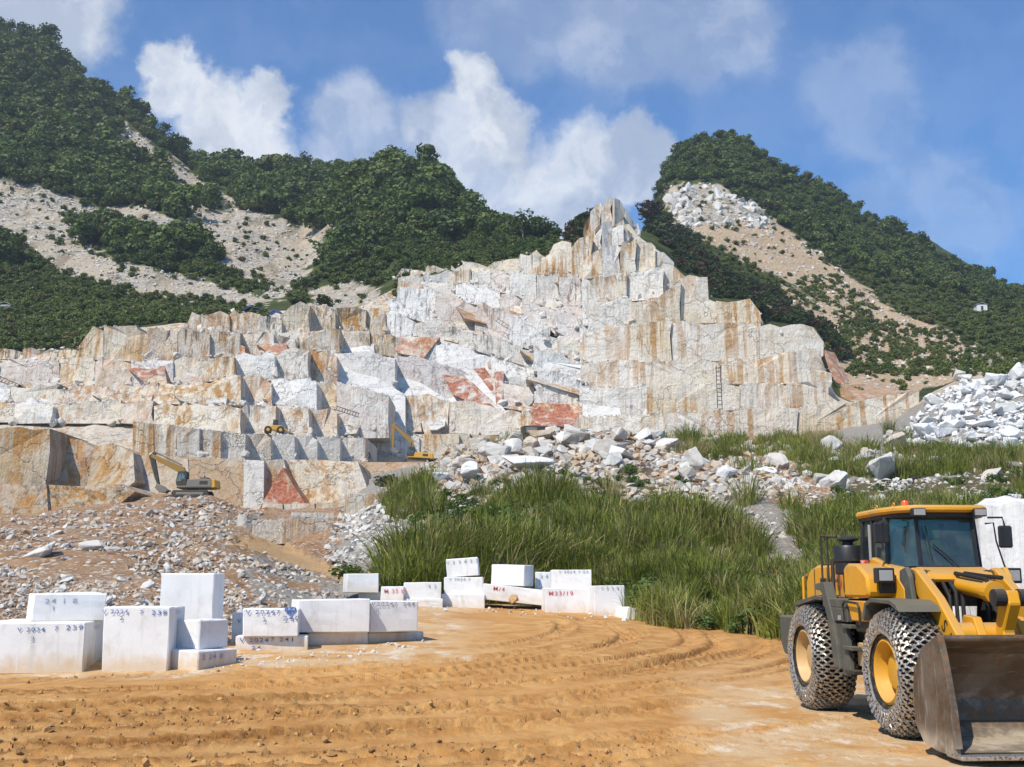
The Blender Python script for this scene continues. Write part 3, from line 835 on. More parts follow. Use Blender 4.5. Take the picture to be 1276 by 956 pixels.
LEDGE_DATA = (np.array(pts_), np.array(rot_), np.array(scl_))
# ------------------------------------------------------------------ scattering of uncountable stuff (geometry nodes on a point mesh)
def scatter(name, protos, pts, rot, scl, kind='stuff', label=None, seed=0):
    n = len(pts)
    me = bpy.data.meshes.new(name)
    me.vertices.add(n)
    me.vertices.foreach_set('co', np.ascontiguousarray(pts, dtype=np.float32).ravel())
    for an, arr in (('rot', rot), ('scl', scl)):
        at = me.attributes.new(an, 'FLOAT_VECTOR', 'POINT')
        at.data.foreach_set('vector', np.ascontiguousarray(arr, dtype=np.float32).ravel())
    at = me.attributes.new('pick', 'INT', 'POINT')
    at.data.foreach_set('value', np.random.default_rng(seed).integers(0, len(protos), n).astype(np.int32))
    coll = bpy.data.collections.new(name + '_kinds')
    for i, pm in enumerate(protos):
        coll.objects.link(bpy.data.objects.new(f'{name}_kind_{i}', pm))
    g = bpy.data.node_groups.new(name, 'GeometryNodeTree')
    g.interface.new_socket('Geometry', in_out='INPUT', socket_type='NodeSocketGeometry')
    g.interface.new_socket('Geometry', in_out='OUTPUT', socket_type='NodeSocketGeometry')
    N = g.nodes
    gi, go = N.new('NodeGroupInput'), N.new('NodeGroupOutput')
    ci = N.new('GeometryNodeCollectionInfo'); ci.inputs[0].default_value = coll
    ci.inputs['Separate Children'].default_value = True; ci.inputs['Reset Children'].default_value = True
    ip = N.new('GeometryNodeInstanceOnPoints'); ip.inputs['Pick Instance'].default_value = True
    def named(nm, dt):
        a = N.new('GeometryNodeInputNamedAttribute'); a.data_type = dt; a.inputs[0].default_value = nm
        return a.outputs[0]
    g.links.new(gi.outputs[0], ip.inputs['Points']); g.links.new(ci.outputs[0], ip.inputs['Instance'])
    g.links.new(named('pick', 'INT'), ip.inputs['Instance Index'])
    g.links.new(named('rot', 'FLOAT_VECTOR'), ip.inputs['Rotation']); g.links.new(named('scl', 'FLOAT_VECTOR'), ip.inputs['Scale'])
    g.links.new(ip.outputs[0], go.inputs[0])
    o = data_object(name, me)
    md = o.modifiers.new('scatter', 'NODES'); md.node_group = g
    tag(o, label=label, kind=kind)
    return o

# ------------------------------------------------------------------ leaf and grass materials
def mat_leaf(name, dark, light, dry=None, dryamt=0.0, scale=0.25):
    def b(n):
        r = n.new('ShaderNodeObjectInfo', 'Random')
        p = n.pos()
        nz = n.noise(p, scale, 3, 0.6)
        lf = n.noise(p, 1.7, 2, 0.6)
        c = n.mix(n.ramp(n.math('ADD', n.math('MULTIPLY', r, 0.62), n.math('MULTIPLY', nz, 0.6)), 0.22, 0.98), dark, light)
        c = n.mix(n.math('MULTIPLY', n.ramp(lf, 0.35, 0.7), 0.55), c, tuple(min(1, v * 1.55) for v in light))
        if dry:
            c = n.mix(n.math('MULTIPLY', n.ramp(n.math('FRACT', n.math('MULTIPLY', r, 7.31)), 1 - dryamt, 1 - dryamt + .15), 0.85), c, dry)
        return c, 0.55, None, {'Specular IOR Level': 0.25}
    m = material(name, b)
    nt = m.node_tree
    pr = next(x for x in nt.nodes if x.type == 'BSDF_PRINCIPLED')
    out = next(x for x in nt.nodes if x.type == 'OUTPUT_MATERIAL')
    tr = nt.nodes.new('ShaderNodeBsdfTranslucent'); mx = nt.nodes.new('ShaderNodeMixShader')
    nt.links.new(pr.inputs['Base Color'].links[0].from_socket, tr.inputs[0])
    mx.inputs[0].default_value = 0.22
    nt.links.new(pr.outputs[0], mx.inputs[1]); nt.links.new(tr.outputs[0], mx.inputs[2]); nt.links.new(mx.outputs[0], out.inputs[0])
    return m
M_FOREST = mat_leaf('forest_leaf', (0.020, 0.042, 0.010), (0.105, 0.150, 0.032), (0.17, 0.18, 0.055), .16, scale=0.022)
M_SHRUB = mat_leaf('shrub_leaf', (0.038, 0.060, 0.014), (0.135, 0.165, 0.038), (0.16, 0.12, 0.055), .12, scale=0.05)
M_DARKSHRUB = mat_leaf('dark_shrub_leaf', (0.018, 0.030, 0.009), (0.048, 0.068, 0.018), (0.11, 0.06, 0.04), .22, scale=0.05)
M_GRASS = mat_leaf('grass_blade', (0.060, 0.088, 0.012), (0.205, 0.225, 0.036), (0.40, 0.33, 0.15), .26, scale=0.14)
def mat_bark(n):
    p = n.pos()
    f = n.noise(n.scaled(p, (4, 4, .7)), 1.5, 4, .65)
    return n.mix(f, (0.10, 0.08, 0.06), (0.30, 0.27, 0.23)), 0.9, (f, .6, .05)
M_BARK = material('bark', mat_bark)

def crown_verts(seed, nleaf=420, leaf=0.085, lobes=9, squash=1.0):
    """Leaf-clump quads spread over lobes; crown about one unit high, sitting on z = 0."""
    r = np.random.default_rng(seed)
    lc = r.normal(0, 1, (lobes, 3)); lc /= np.linalg.norm(lc, axis=1)[:, None]
    lc = lc * r.uniform(.10, .30, (lobes, 1)) * [1.15, 1.15, .9 * squash] + [0, 0, .52 * squash]
    lr = r.uniform(.16, .27, lobes)
    k = r.integers(0, lobes, nleaf)
    d = r.normal(0, 1, (nleaf, 3)); d[:, 2] += .25; d /= np.linalg.norm(d, axis=1)[:, None]
    c = lc[k] + d * (lr[k] * r.uniform(.62, 1.08, nleaf))[:, None]
    nrm = d + r.normal(0, .45, (nleaf, 3)); nrm /= np.linalg.norm(nrm, axis=1)[:, None]
    t = np.cross(nrm, r.normal(0, 1, (nleaf, 3))); t /= np.linalg.norm(t, axis=1)[:, None]
    b = np.cross(nrm, t)
    s = (leaf * r.uniform(.55, 1.3, nleaf))[:, None]
    asp = r.uniform(.5, .9, nleaf)[:, None]
    q = np.stack([c - t * s * .9, c - b * s * asp, c + t * s, c + b * s * asp * .8], 1)
    q += r.normal(0, leaf * .14, q.shape)
    return q.reshape(-1, 3)
def crown_mesh(name, seed, mat, **kw):
    v = crown_verts(seed, **kw)
    me = np_mesh(name, v, np.arange(len(v)).reshape(-1, 4), smooth=False)
    me.materials.append(mat)
    return me
def tussock_mesh(name, seed, mat, blades=70, spread=.30, hmin=.5, hmax=1.0, width=.016, droop=.55):
    r = np.random.default_rng(seed)
    V, Q = [], []
    for i in range(blades):
        az, rad = r.uniform(0, 6.283), spread * math.sqrt(r.uniform())
        bx, by = rad * math.cos(az), rad * math.sin(az)
        oa = az + r.normal(0, .7)
        h, lean = r.uniform(hmin, hmax), r.uniform(.05, droop)
        wv = np.array([-math.sin(oa + r.normal(0, .6)), math.cos(oa + r.normal(0, .6)), 0]) * width * r.uniform(.6, 1.3)
        base = len(V)
        for k in range(4):
            t = k / 3
            out = lean * h * t ** 1.9
            zz = h * t * (1 - .32 * lean * t * t)
            c = np.array([bx + math.cos(oa) * out, by + math.sin(oa) * out, zz - .06])
            w = wv * (1 - .85 * t ** 1.4)
            V += [c - w, c + w]
        for k in range(3):
            Q.append([base + 2 * k, base + 2 * k + 1, base + 2 * k + 3, base + 2 * k + 2])
    me = np_mesh(name, np.array(V), np.array(Q), smooth=False)
    me.materials.append(mat)
    return me
def pix_sample(poly_list, n, rng, excl=()):
    xs, ys = [], []
    allp = np.array([p for poly in poly_list for p in poly])
    (x0, y0), (x1, y1) = allp.min(0), allp.max(0)
    while len(xs) < n:
        x = rng.uniform(x0, x1, 4000); y = rng.uniform(y0, y1, 4000)
        m = np.zeros(4000, bool)
        for poly in poly_list: m |= in_poly(x, y, poly)
        for poly in excl: m &= ~in_poly(x, y, poly)
        xs += list(x[m]); ys += list(y[m])
    return np.array(xs[:n]), np.array(ys[:n])

# ------------------------------------------------------------------ forest on the hills
FOREST_POLY = [[(-120,20),(0,20),(60,40),(100,82),(160,118),(200,152),(240,186),(280,196),(330,198),(375,190),(440,205),(490,192),(540,208),(600,250),(640,280),(672,288),(672,322),(560,336),(500,340),
                (470,366),(440,384),(350,382),(230,402),(120,410),(112,440),(-120,440)],
               [(812,260),(822,215),(835,185),(860,165),(890,158),(925,165),(950,185),(1000,212),(1050,245),(1100,270),(1200,320),(1276,350),(1420,395),(1420,460),(1240,455),(1150,420),(1100,400),(1040,340),(960,290),(880,250)]]
frng = np.random.default_rng(21)
fx, fy = pix_sample(FOREST_POLY, 12500, frng)
jx, jy = frng.normal(0, 3, len(fx)), frng.normal(0, 2, len(fx))
keep = np.ones(len(fx), bool)
for up_ in (-1, 5, 10, 15):
    keep &= ~bare_mask(fx + jx, fy - up_ + jy)
low_right = (fx > 1000) & (fy > 330 + (fx - 1040) * .28)
keep &= ~(low_right & (frng.random(len(fx)) < .10))
fx, fy, low_right = fx[keep], fy[keep], low_right[keep]
hx, hy, hz = hit(fx, fy, 150, 610)
ok = np.isfinite(hy) & (hy > 208)
fx, fy, hx, hy, low_right = fx[ok], fy[ok], hx[ok], hy[ok], low_right[ok]
hx, hy = hx + frng.normal(0, 1.5, len(hx)), hy + frng.uniform(-4, 9, len(hy))
hz = H(hx, hy)
sz = np.where(fx > 800, frng.uniform(3.0, 5.6, len(hx)), frng.uniform(3.6, 8.2, len(hx)))
sz *= .72 + .95 * frng.random(len(hx)) ** 3.5 + .35 * np.clip(fbm(hx / 30, hy / 30, 2), -.6, 1)
sz = np.where((fy > 330) & (fx < 480), frng.uniform(1.2, 3.6, len(hx)), sz)
sz = np.where(low_right, frng.uniform(1.5, 3.6, len(hx)), sz)
sz = np.where((fx > 480) & (fy > 300) & (fx < 700), frng.uniform(1.8, 3.6, len(hx)), sz)
protos = [crown_mesh(f'forest_crown_{i}', 100 + i, M_FOREST, nleaf=520, leaf=.070, lobes=7 + i % 5, squash=.85 + .12 * (i % 4)) for i in range(8)]
rot = np.stack([frng.normal(0, .08, len(hx)), frng.normal(0, .08, len(hx)), frng.uniform(0, 6.28, len(hx))], -1)
wid = sz * frng.uniform(.95, 1.45, len(hx))
scl = np.stack([wid, wid, sz], -1)
# second crown layer lifts the canopy on the high left and middle hills
sh = low_right | ((fy > 345) & (fx < 480))
scatter('forest', protos, np.stack([hx, hy, hz - .12 * sz], -1)[~sh], rot[~sh], scl[~sh], seed=1)
protos = [crown_mesh(f'shrub_crown_{i}', 150 + i, M_SHRUB, nleaf=360, leaf=.08, lobes=6 + i % 4, squash=.8) for i in range(6)]
scatter('scrub', protos, np.stack([hx, hy, hz - .12 * sz], -1)[sh], rot[sh], scl[sh], seed=2)

# scrub along ledges, dark shrub belt right of the peak, bushes on the scree
LEDGE = [[(780,262),(815,248),(845,285),(870,300),(905,345),(965,362),(1000,392),(1035,408),(1060,450),(1040,462),(1022,412),(990,408),(950,400),(942,376),(890,372),(880,344),(850,342),(835,312),(800,288)]]
LEDGE.append([(700,276),(728,258),(742,258),(738,300),(712,312)])
gx1, gy1 = pix_sample(LEDGE, 680, frng)
THIN = [[(0,300),(60,332),(105,350),(180,365),(330,384),(330,400),(228,404),(118,412),(112,440),(0,440)], [(486,336),(560,318),(640,300),(690,295),(735,268),(745,300),(700,325),(640,345),(560,350),(520,372),(490,372)],
        [(1040,380),(1110,400),(1160,420),(1240,440),(1276,450),(1276,470),(1150,470),(1060,470)], PATCH[0], PATCH[1], PATCH[2], [(700,262),(740,245),(758,262),(735,305),(705,312)]]
THIN.append([(985,352),(1045,345),(1110,400),(1200,425),(1276,430),(1276,460),(1150,432),(1060,400),(1010,372)])
THIN.append([(860,290),(900,308),(960,345),(1010,372),(1000,392),(965,362),(905,345),(870,300)])
gx3, gy3 = pix_sample(BARE, 420, frng)
THIN.append([(1040,325),(1276,372),(1276,430),(1150,400)])
gx2, gy2 = pix_sample(THIN, 3000, frng)
gx2, gy2 = np.concatenate([gx2, gx3]), np.concatenate([gy2, gy3])
for nm, ax_, ay_, mat_, lo, hi, sd in (('dark_scrub', gx1, gy1, M_DARKSHRUB, 1.6, 4.0, 31), ('ledge_scrub', gx2, gy2, M_SHRUB, .9, 2.6, 32)):
    x, y, z = hit(ax_, ay_, 150, 600)
    ok = np.isfinite(y)
    x, y = x[ok], y[ok] + frng.uniform(-1, 3, ok.sum())
    z = H(x, y)
    s = frng.uniform(lo, hi, len(x))
    pr = [crown_mesh(f'{nm}_crown_{i}', sd * 10 + i, mat_, nleaf=230, leaf=.10, lobes=6 + i % 3, squash=.75) for i in range(5)]
    scatter(nm, pr, np.stack([x, y, z - .15 * s], -1), np.stack([0 * x, 0 * x, frng.uniform(0, 6.28, len(x))], -1),
            np.stack([s * 1.2, s * 1.2, s], -1), seed=sd)

# ------------------------------------------------------------------ loose stone
def mat_stone(n):
    oi = n.new('ShaderNodeObjectInfo', None)
    r = oi.outputs['Random']
    p = n.pos()
    m = n.noise(p, 0.9, 5, .65, .5)
    f = n.noise(p, 4.0, 4, .7)
    col = oi.outputs['Color']
    sep = n.new('ShaderNodeSeparateColor', None, ins={0: col})
    c = n.mix(r, (0.40, 0.365, 0.315), (0.60, 0.57, 0.52))
    warm = n.math('MULTIPLY', n.ramp(n.math('FRACT', n.math('MULTIPLY', r, 5.7)), .45, .8), sep.outputs[0])
    c = n.mix(warm, c, (0.47, 0.345, 0.215))
    c = n.mix(n.math('MULTIPLY', n.ramp(m, .48, .66), .55), c, (0.33, 0.315, 0.29))
    c = n.mix(n.math('MULTIPLY', n.ramp(n.noise(p, .5, 4, .6), .55, .68), sep.outputs[1]), c, (0.34, 0.20, 0.10))
    c = n.mix(sep.outputs[2], c, n.mix(f, (0.66, 0.665, 0.675), (0.76, 0.76, 0.755)))
    return c, .85, (n.math('ADD', m, n.math('MULTIPLY', f, .5)), .5, .18), {'Specular IOR Level': .2}
M_STONE = material('loose_stone', mat_stone)
def rock_mesh(name, seed, npts=15, flat=.72):
    r = np.random.default_rng(seed)
    d = r.normal(0, 1, (npts, 3)); d /= np.linalg.norm(d, axis=1)[:, None]
    d *= r.uniform(.78, 1.0, (npts, 1)) * .5
    d *= [r.uniform(.8, 1.15), r.uniform(.7, 1.0), flat * r.uniform(.75, 1.15)]
    bm = bmesh.new()
    for v in d: bm.verts.new(v)
    bmesh.ops.convex_hull(bm, input=bm.verts)
    bmesh.ops.dissolve_limit(bm, angle_limit=math.radians(13), verts=bm.verts, edges=bm.edges)
    bmesh.ops.triangulate(bm, faces=[f for f in bm.faces if len(f.verts) > 4])
    me = bpy.data.meshes.new(name); bm.to_mesh(me); bm.free()
    me.materials.append(M_STONE)
    return me
def boulder_mesh(name, seed, npts, flat):
    me = rock_mesh(name, seed, npts, flat)
    bm = bmesh.new(); bm.from_mesh(me)
    bmesh.ops.triangulate(bm, faces=bm.faces)
    bmesh.ops.bevel(bm, geom=list(bm.edges), offset=.018, segments=1, affect='EDGES')
    bmesh.ops.subdivide_edges(bm, edges=[e for e in bm.edges if e.calc_length() > .14], cuts=2, use_grid_fill=True)
    bmesh.ops.triangulate(bm, faces=[f for f in bm.faces if len(f.verts) > 4])
    r = np.random.default_rng(seed); o = r.uniform(0, 80, 2)
    for v in bm.verts:
        c = v.co
        k = float(fbm(c.x * 5 + o[0] + c.z * 3.1, c.y * 5 + o[1] - c.z * 2.3, 3))
        v.co = c * (1 + .085 * k) + Vector(r.normal(0, .006, 3))
    bm.to_mesh(me); bm.free()
    return me
BOULDERS = [boulder_mesh(f'boulder_shape_{i}', 340 + i, 10 + i % 6, .6 + .07 * (i % 4)) for i in range(14)]
ROCKS = [rock_mesh(f'rock_shape_{i}', 300 + i, 11 + i % 7, .55 + .07 * (i % 5)) for i in range(14)]
srng = np.random.default_rng(41)
def rubble(name, polys, n, smin, smax, color, ymin=8, ymax=600, excl=(), power=2.2, seed=0, sink=.12, keep_noise=None):
    x_, y_ = pix_sample(polys, n, srng, excl)
    x, y, z = hit(x_, y_, ymin, ymax)
    ok = np.isfinite(y)
    if keep_noise is not None:
        ok &= fbm(np.nan_to_num(x) / keep_noise, np.nan_to_num(y) / keep_noise, 2) > -.12
    x, y, z = x[ok], y[ok], z[ok]
    k = len(x)
    s = (smin + (smax - smin) * srng.random(k) ** power) * y / F
    s3 = s[:, None] * srng.uniform(.7, 1.25, (k, 3))
    r3 = np.stack([srng.normal(0, .5, k), srng.normal(0, .5, k), srng.uniform(0, 6.28, k)], -1)
    o = scatter(name, ROCKS, np.stack([x, y, z + s * sink], -1), r3, s3, seed=seed)
    o.color = color
    return o
_q = scatter('ledge_stones', ROCKS, *LEDGE_DATA, seed=20)
_q.color = (.7, .5, .3, 1)
LEFT_RUBBLE = [(-80,655),(150,632),(240,618),(330,640),(300,662),(285,676),(385,714),(440,732),(430,760),(330,782),(280,795),(-80,808)]
rubble('left_rubble', [LEFT_RUBBLE], 8500, 1.6, 13, (.75, .4, 0, 1), excl=[RAMP_POLY], seed=3, ymax=132)
rubble('foot_rubble', [[(420,640),(500,606),(545,600),(520,655),(480,700),(440,722),(405,700)]], 1100, 2, 15, (.3, .2, .25, 1), seed=4, ymax=130)
rubble('crest_rubble', [[(480,620),(560,560),(640,535),(760,525),(860,548),(1000,560),(1060,560),(1060,612),(860,630),(760,628),(640,626),(560,645),(520,660)]], 4600, 3, 22, (.95, .6, .0, 1), seed=5, ymax=150)
rubble('right_rubble', [[(1000,575),(1060,545),(1140,525),(1330,560),(1330,640),(1000,640)]], 1000, 2, 14, (.35, .25, .3, 1), seed=6, ymax=140)
rubble('white_rubble', [[(1112,560),(1140,520),(1190,475),(1330,468),(1330,575),(1200,565)]], 1500, 3, 16, (.12, .1, .85, 1), seed=7, ymax=170)
rubble('quarry_rubble', [[(460,560),(560,520),(620,505),(720,520),(760,545),(640,560),(540,582)]], 1500, 1.2, 8, (.35, .3, .6, 1), seed=8, ymin=140)
rubble('scree', BARE, 9500, 1.2, 8.5, (.5, .3, .12, 1), seed=10, ymin=200, power=2.6, sink=.0)
rubble('bank_stones', [GRAVEL_BARE, [(850,600),(1276,600),(1276,640),(1000,640)]], 2600, 1.5, 11, (.35, .25, .1, 1), seed=12, ymax=110)
rubble('bank_rubble', [GRASS_POLY], 3200, 1.5, 13, (.5, .3, .05, 1), seed=18, ymax=120)
rubble('yard_edge_stones', [[(240,790),(300,780),(330,820),(420,812),(530,795),(540,800),(420,824),(270,838)],[(425,752),(560,752),(830,772),(830,778),(560,762),(430,762)]], 260, 2, 9, (.4, .2, .5, 1), seed=13, ymax=60)

def mat_clod(n):
    r = n.new('ShaderNodeObjectInfo', 'Random')
    f = n.noise(n.pos(), 30, 3, .7)
    c = n.mix(r, (0.16, 0.072, 0.022), (0.50, 0.30, 0.11))
    return n.mix(n.math('MULTIPLY', f, .5), c, (0.50, 0.31, 0.14)), .95, (f, .5, .01)
M_CLOD = material('mud_clod', mat_clod)
CLOD_SHAPES = []
for m_ in ROCKS[:6]:
    q_ = m_.copy(); q_.materials.clear(); q_.materials.append(M_CLOD); CLOD_SHAPES.append(q_)
kc = len(CLODS)
sc_ = (.02 + .11 * srng.random(kc) ** 3.2)[:, None] * srng.uniform(.7, 1.3, (kc, 3))
scatter('mud_crumbs', CLOD_SHAPES, CLODS, srng.uniform(0, 6.28, (kc, 3)), sc_, seed=33)
# ------------------------------------------------------------------ grass on the bank
grng = np.random.default_rng(51)
GRASS_GROW = [(478,745),(520,712),(545,672),(580,645),(640,622),(760,624),(850,632),(905,650),(985,665),(1040,640),(1150,625),(1276,610),(1450,610),(1450,830),(1276,830),(1000,800),(930,790),(830,782),(740,758),(600,752),(480,745)]
G_PROTOS = [tussock_mesh(f'grass_kind_{i}', 400 + i, M_GRASS, blades=80, spread=.34, hmin=.35, hmax=1.05, width=.015, droop=.35 + .10 * i) for i in range(7)]
gx_, gy_ = pix_sample([GRASS_GROW], 9000, grng, [GRAVEL_BARE])
x, y, z = hit(gx_, gy_, 30, 118)
dens = fbm(np.nan_to_num(x) / 5.5, np.nan_to_num(y) / 5.5, 3)
upper_right = (gx_ > 990) & (gy_ < 650)
ok = np.isfinite(y) & (dens > np.where(upper_right, -.02, np.where(gx_ < 560, .0, -.12)))
x, y, z, dens = x[ok], y[ok], z[ok], dens[ok]
s = grng.uniform(.5, 1.75, len(x)) * np.clip(.9 + 1.7 * dens, .35, 2.0)
scatter('bank_grass', G_PROTOS, np.stack([x, y, z], -1), np.stack([grng.normal(0, .1, len(x)), grng.normal(0, .1, len(x)), grng.uniform(0, 6.28, len(x))], -1),
        np.stack([s * 1.15, s * 1.15, s], -1), seed=14)
# leafy weeds among the grass
wx_, wy_ = pix_sample([GRASS_POLY], 2200, grng, [GRAVEL_BARE])
x, y, z = hit(wx_, wy_, 30, 118)
ok = np.isfinite(y) & (fbm(np.nan_to_num(x) / 4, np.nan_to_num(y) / 4 + 9, 2) > .05)
x, y, z = x[ok], y[ok], z[ok]
s = grng.uniform(.5, 1.3, len(x))
M_WEED = mat_leaf('weed_leaf', (0.045, 0.080, 0.016), (0.105, 0.15, 0.032), scale=.2)
scatter('bank_weeds', [crown_mesh(f'weed_{i}', 470 + i, M_WEED, nleaf=200, leaf=.075, lobes=7, squash=.8) for i in range(4)],
        np.stack([x, y, z - .1], -1), np.stack([0 * x, 0 * x, grng.uniform(0, 6.28, len(x))], -1), np.stack([s * 1.3, s * 1.3, s], -1), seed=15)
# thin grass on the crest between the boulders and at the wall foot
cx_, cy_ = pix_sample([[(820,535),(900,545),(1040,540),(1060,575),(980,590),(850,585)], [(1000,560),(1276,560),(1276,600),(1000,600)], [(640,530),(670,535),(665,556),(610,560)], [(480,620),(540,600),(540,640),(490,650)]], 900, grng)
x, y, z = hit(cx_, cy_, 60, 200)
ok = np.isfinite(y) & (fbm(np.nan_to_num(x) / 6, np.nan_to_num(y) / 6 + 3, 2) > -.1)
x, y, z = x[ok], y[ok], z[ok]
s = grng.uniform(.9, 2.2, len(x))
scatter('crest_grass', G_PROTOS, np.stack([x, y, z], -1), np.stack([0 * x, 0 * x, grng.uniform(0, 6.28, len(x))], -1), np.stack([s * 1.2, s * 1.2, s], -1), seed=16)
# ------------------------------------------------------------------ sawn marble blocks in the yard
def mat_block(n):
    p = n.pos()
    oi = n.new('ShaderNodeObjectInfo', None)
    tc = n.new('ShaderNodeTexCoord', 'Object')
    q = n.vmath('ADD', p, n.new('ShaderNodeCombineXYZ', ins={0: n.math('MULTIPLY', oi.outputs['Random'], 50.0), 1: 0.0, 2: 0.0}))
    big = n.noise(q, 0.7, 5, .6, .6)
    mid = n.noise(n.scaled(q, (1, 1, .5)), 3.0, 5, .65, .3)
    fine = n.noise(q, 16, 4, .7)
    c = n.mix(n.ramp(big, .35, .68), (0.77, 0.775, 0.775), (0.70, 0.705, 0.705))
    c = n.mix(n.math('MULTIPLY', n.ramp(mid, .52, .72), .55), c, (0.54, 0.54, 0.525))
    z = n.new('ShaderNodeSeparateXYZ', None, ins={0: tc}).outputs[2]
    mud = n.math('MULTIPLY', n.ramp(n.math('ADD', z, n.math('MULTIPLY', mid, -.75)), .12, -.32), n.new('ShaderNodeSeparateColor', ins={0: oi.outputs['Color']}))
    c = n.mix(n.math('MULTIPLY', mud, .75), c, (0.60, 0.44, 0.26))
    drip = n.math('MULTIPLY', n.ramp(n.noise(n.scaled(q, (3.2, 3.2, .25)), 1.6, 4, .65), .56, .72), .40)
    c = n.mix(drip, c, (0.48, 0.46, 0.42))
    scr = n.ramp(n.noise(n.new('ShaderNodeMapping', ins={'Vector': q, 'Rotation': (.3, .9, .4), 'Scale': (14, 14, .6)}), 1.0, 3, .6), .66, .74)
    c = n.mix(n.math('MULTIPLY', scr, .5), c, (.82, .82, .81))
    return c, .7, (n.math('ADD', n.math('MULTIPLY', mid, .5), n.math('MULTIPLY', fine, .35)), .45, .03), {'Specular IOR Level': .3}
M_BLOCK = material('sawn_marble', mat_block)
def paint_mat(name, rgb):
    def b(n):
        w = n.noise(n.pos(), 22, 3, .6)
        return n.mix(n.math('MULTIPLY', n.ramp(w, .45, .65), .55), rgb, (.62, .65, .70)), .7
    return material(name, b)
M_BLUE = paint_mat('blue_stencil_paint', (0.015, 0.10, 0.36))
M_RED = paint_mat('red_paint', (0.62, 0.03, 0.05))
M_BLACKPAINT = paint_mat('grey_blue_stencil', (0.27, 0.31, 0.40))
_font_cache = {}
def text_mesh(body):
    """Flat lettering, height one unit, centred on its width."""
    if body in _font_cache: return _font_cache[body]
    cu = bpy.data.curves.new('lettering', 'FONT')
    cu.body = body; cu.size = 1.36; cu.align_x = 'CENTER'; cu.resolution_u = 3; cu.offset = 0.012
    cu.space_character = 1.25
    o = bpy.data.objects.new('lettering', cu)
    COL.objects.link(o)
    bpy.context.view_layer.update()
    me = bpy.data.meshes.new_from_object(o.evaluated_get(bpy.context.evaluated_depsgraph_get()))
    bpy.data.objects.remove(o); bpy.data.curves.remove(cu)
    _font_cache[body] = me
    return me
def lettering(parent, body, mat, center, right, up, height, wscale=1.0, jitter=0.0, name='lettering'):
    me = text_mesh(body).copy()
    me.materials.clear(); me.materials.append(mat)
    o = bpy.data.objects.new(name, me)
    COL.objects.link(o)
    r, u = Vector(right).normalized(), Vector(up).normalized()
    nrm = r.cross(u)
    m = Matrix((r * height * wscale, u * height, nrm * height)).transposed().to_4x4()
    m.translation = Vector(center) + nrm * (0.018 if parent.type != 'EMPTY' and parent.name.startswith('marble') else 0.004)
    o.parent = parent
    o.matrix_parent_inverse = Matrix.Identity(4)
    o.matrix_local = m
    if len(body) > 1: o['kind'] = 'stuff'
    return o

def rough_box(name, sx, sy, sz, seed, mat, jit=.012, cuts=3, bev=.018):
    """Sawn block, origin at the bottom of its near left corner: x to the right, y away, z up."""
    r = random.Random(seed)
    bm = bmesh.new()
    bmesh.ops.create_cube(bm, size=1.0)
    for v in bm.verts:
        v.co = Vector(((v.co.x + .5) * sx, (v.co.y + .5) * sy, (v.co.z + .5) * sz))
        v.co += Vector([r.uniform(-1, 1) * jit * 2.2 for _ in range(3)])
        if v.co.z < .05: v.co.z = max(v.co.z, -.01) - .02
    bmesh.ops.bevel(bm, geom=list(bm.edges), offset=bev, segments=1, affect='EDGES')
    long_edges = [e for e in bm.edges if e.calc_length() > .3]
    bmesh.ops.subdivide_edges(bm, edges=long_edges, cuts=cuts, use_grid_fill=True)
    for v in bm.verts:
        v.co += Vector([r.uniform(-1, 1) * jit * .55 for _ in range(3)])
    me = bpy.data.meshes.new(name); bm.to_mesh(me); bm.free()
    me.materials.append(mat)
    return me
def ground_pt(px, py, z):
    """Where the line of sight through a pixel reaches height z."""
    u, v = (px - CX) / F, (CY - py) / F
    dy, dz = CT - v * ST, ST + v * CT
    t = (z - EYE) / dz
    return Vector((u * t, dy * t, z))
BLOCK_SEED = [0]
def cut_block(pl, pr, Yl, Yr, z0, height, depth, label, group=None, tilt=0.0, muddy=1.0, text=None, mat=None, right_text=None, roll=0.0):
    """Block whose near face runs from pixel column pl (depth Yl) to pr (depth Yr) and stands on z0."""
    def at(px, Y):
        # column px at height z0 and depth Y
        v = None
        d = Y * CT + (z0 - EYE) * ST
        return Vector(((px - CX) / F * d, Y, z0))
    A, B = at(pl, Yl), at(pr, Yr)
    w = (B - A).length
    rz = math.atan2(B.y - A.y, B.x - A.x)
    BLOCK_SEED[0] += 1
    me = rough_box('marble_block', w, depth, height, 900 + BLOCK_SEED[0], mat or M_BLOCK, jit=.008, cuts=4, bev=.022)
    o = data_object('marble_block', me, loc=A, rot=(roll, tilt, rz))
    o.color = (muddy, 0, 0, 1)
    tag(o, label, 'marble block', group)
    if text:
        for body, m, fx, fz, h, ws in text:
            lettering(o, body, m, (w * fx, -.006, height * fz), (1, 0, 0), (0, 0, 1), h, ws)
    if right_text:
        for body, m, fy, fz, h, ws in right_text:
            lettering(o, body, m, (w + .006, depth * fy, height * fz), (0, 1, 0), (0, 0, 1), h, ws)
    return o
GL = 'marble blocks stacked on the left of the yard'
z_l = 0.02
b_a = cut_block(-34, 103, 23.0, 23.4, z_l, 1.00, 3.0, 'large white block numbered 239 in blue at the left edge', GL,
    text=[('V 2024', M_BLUE, .50, .82, .085, 1.3), ('7', M_BLUE, .73, .84, .085, 1.2), ('239', M_BLUE, .90, .85, .095, 1.5), ('2', M_BLUE, .52, .64, .085, 1.2)],
    right_text=[('V2024 7', M_BLACKPAINT, .45, .82, .09, 1.3), ('2', M_BLACKPAINT, .3, .62, .09, 1.2)])
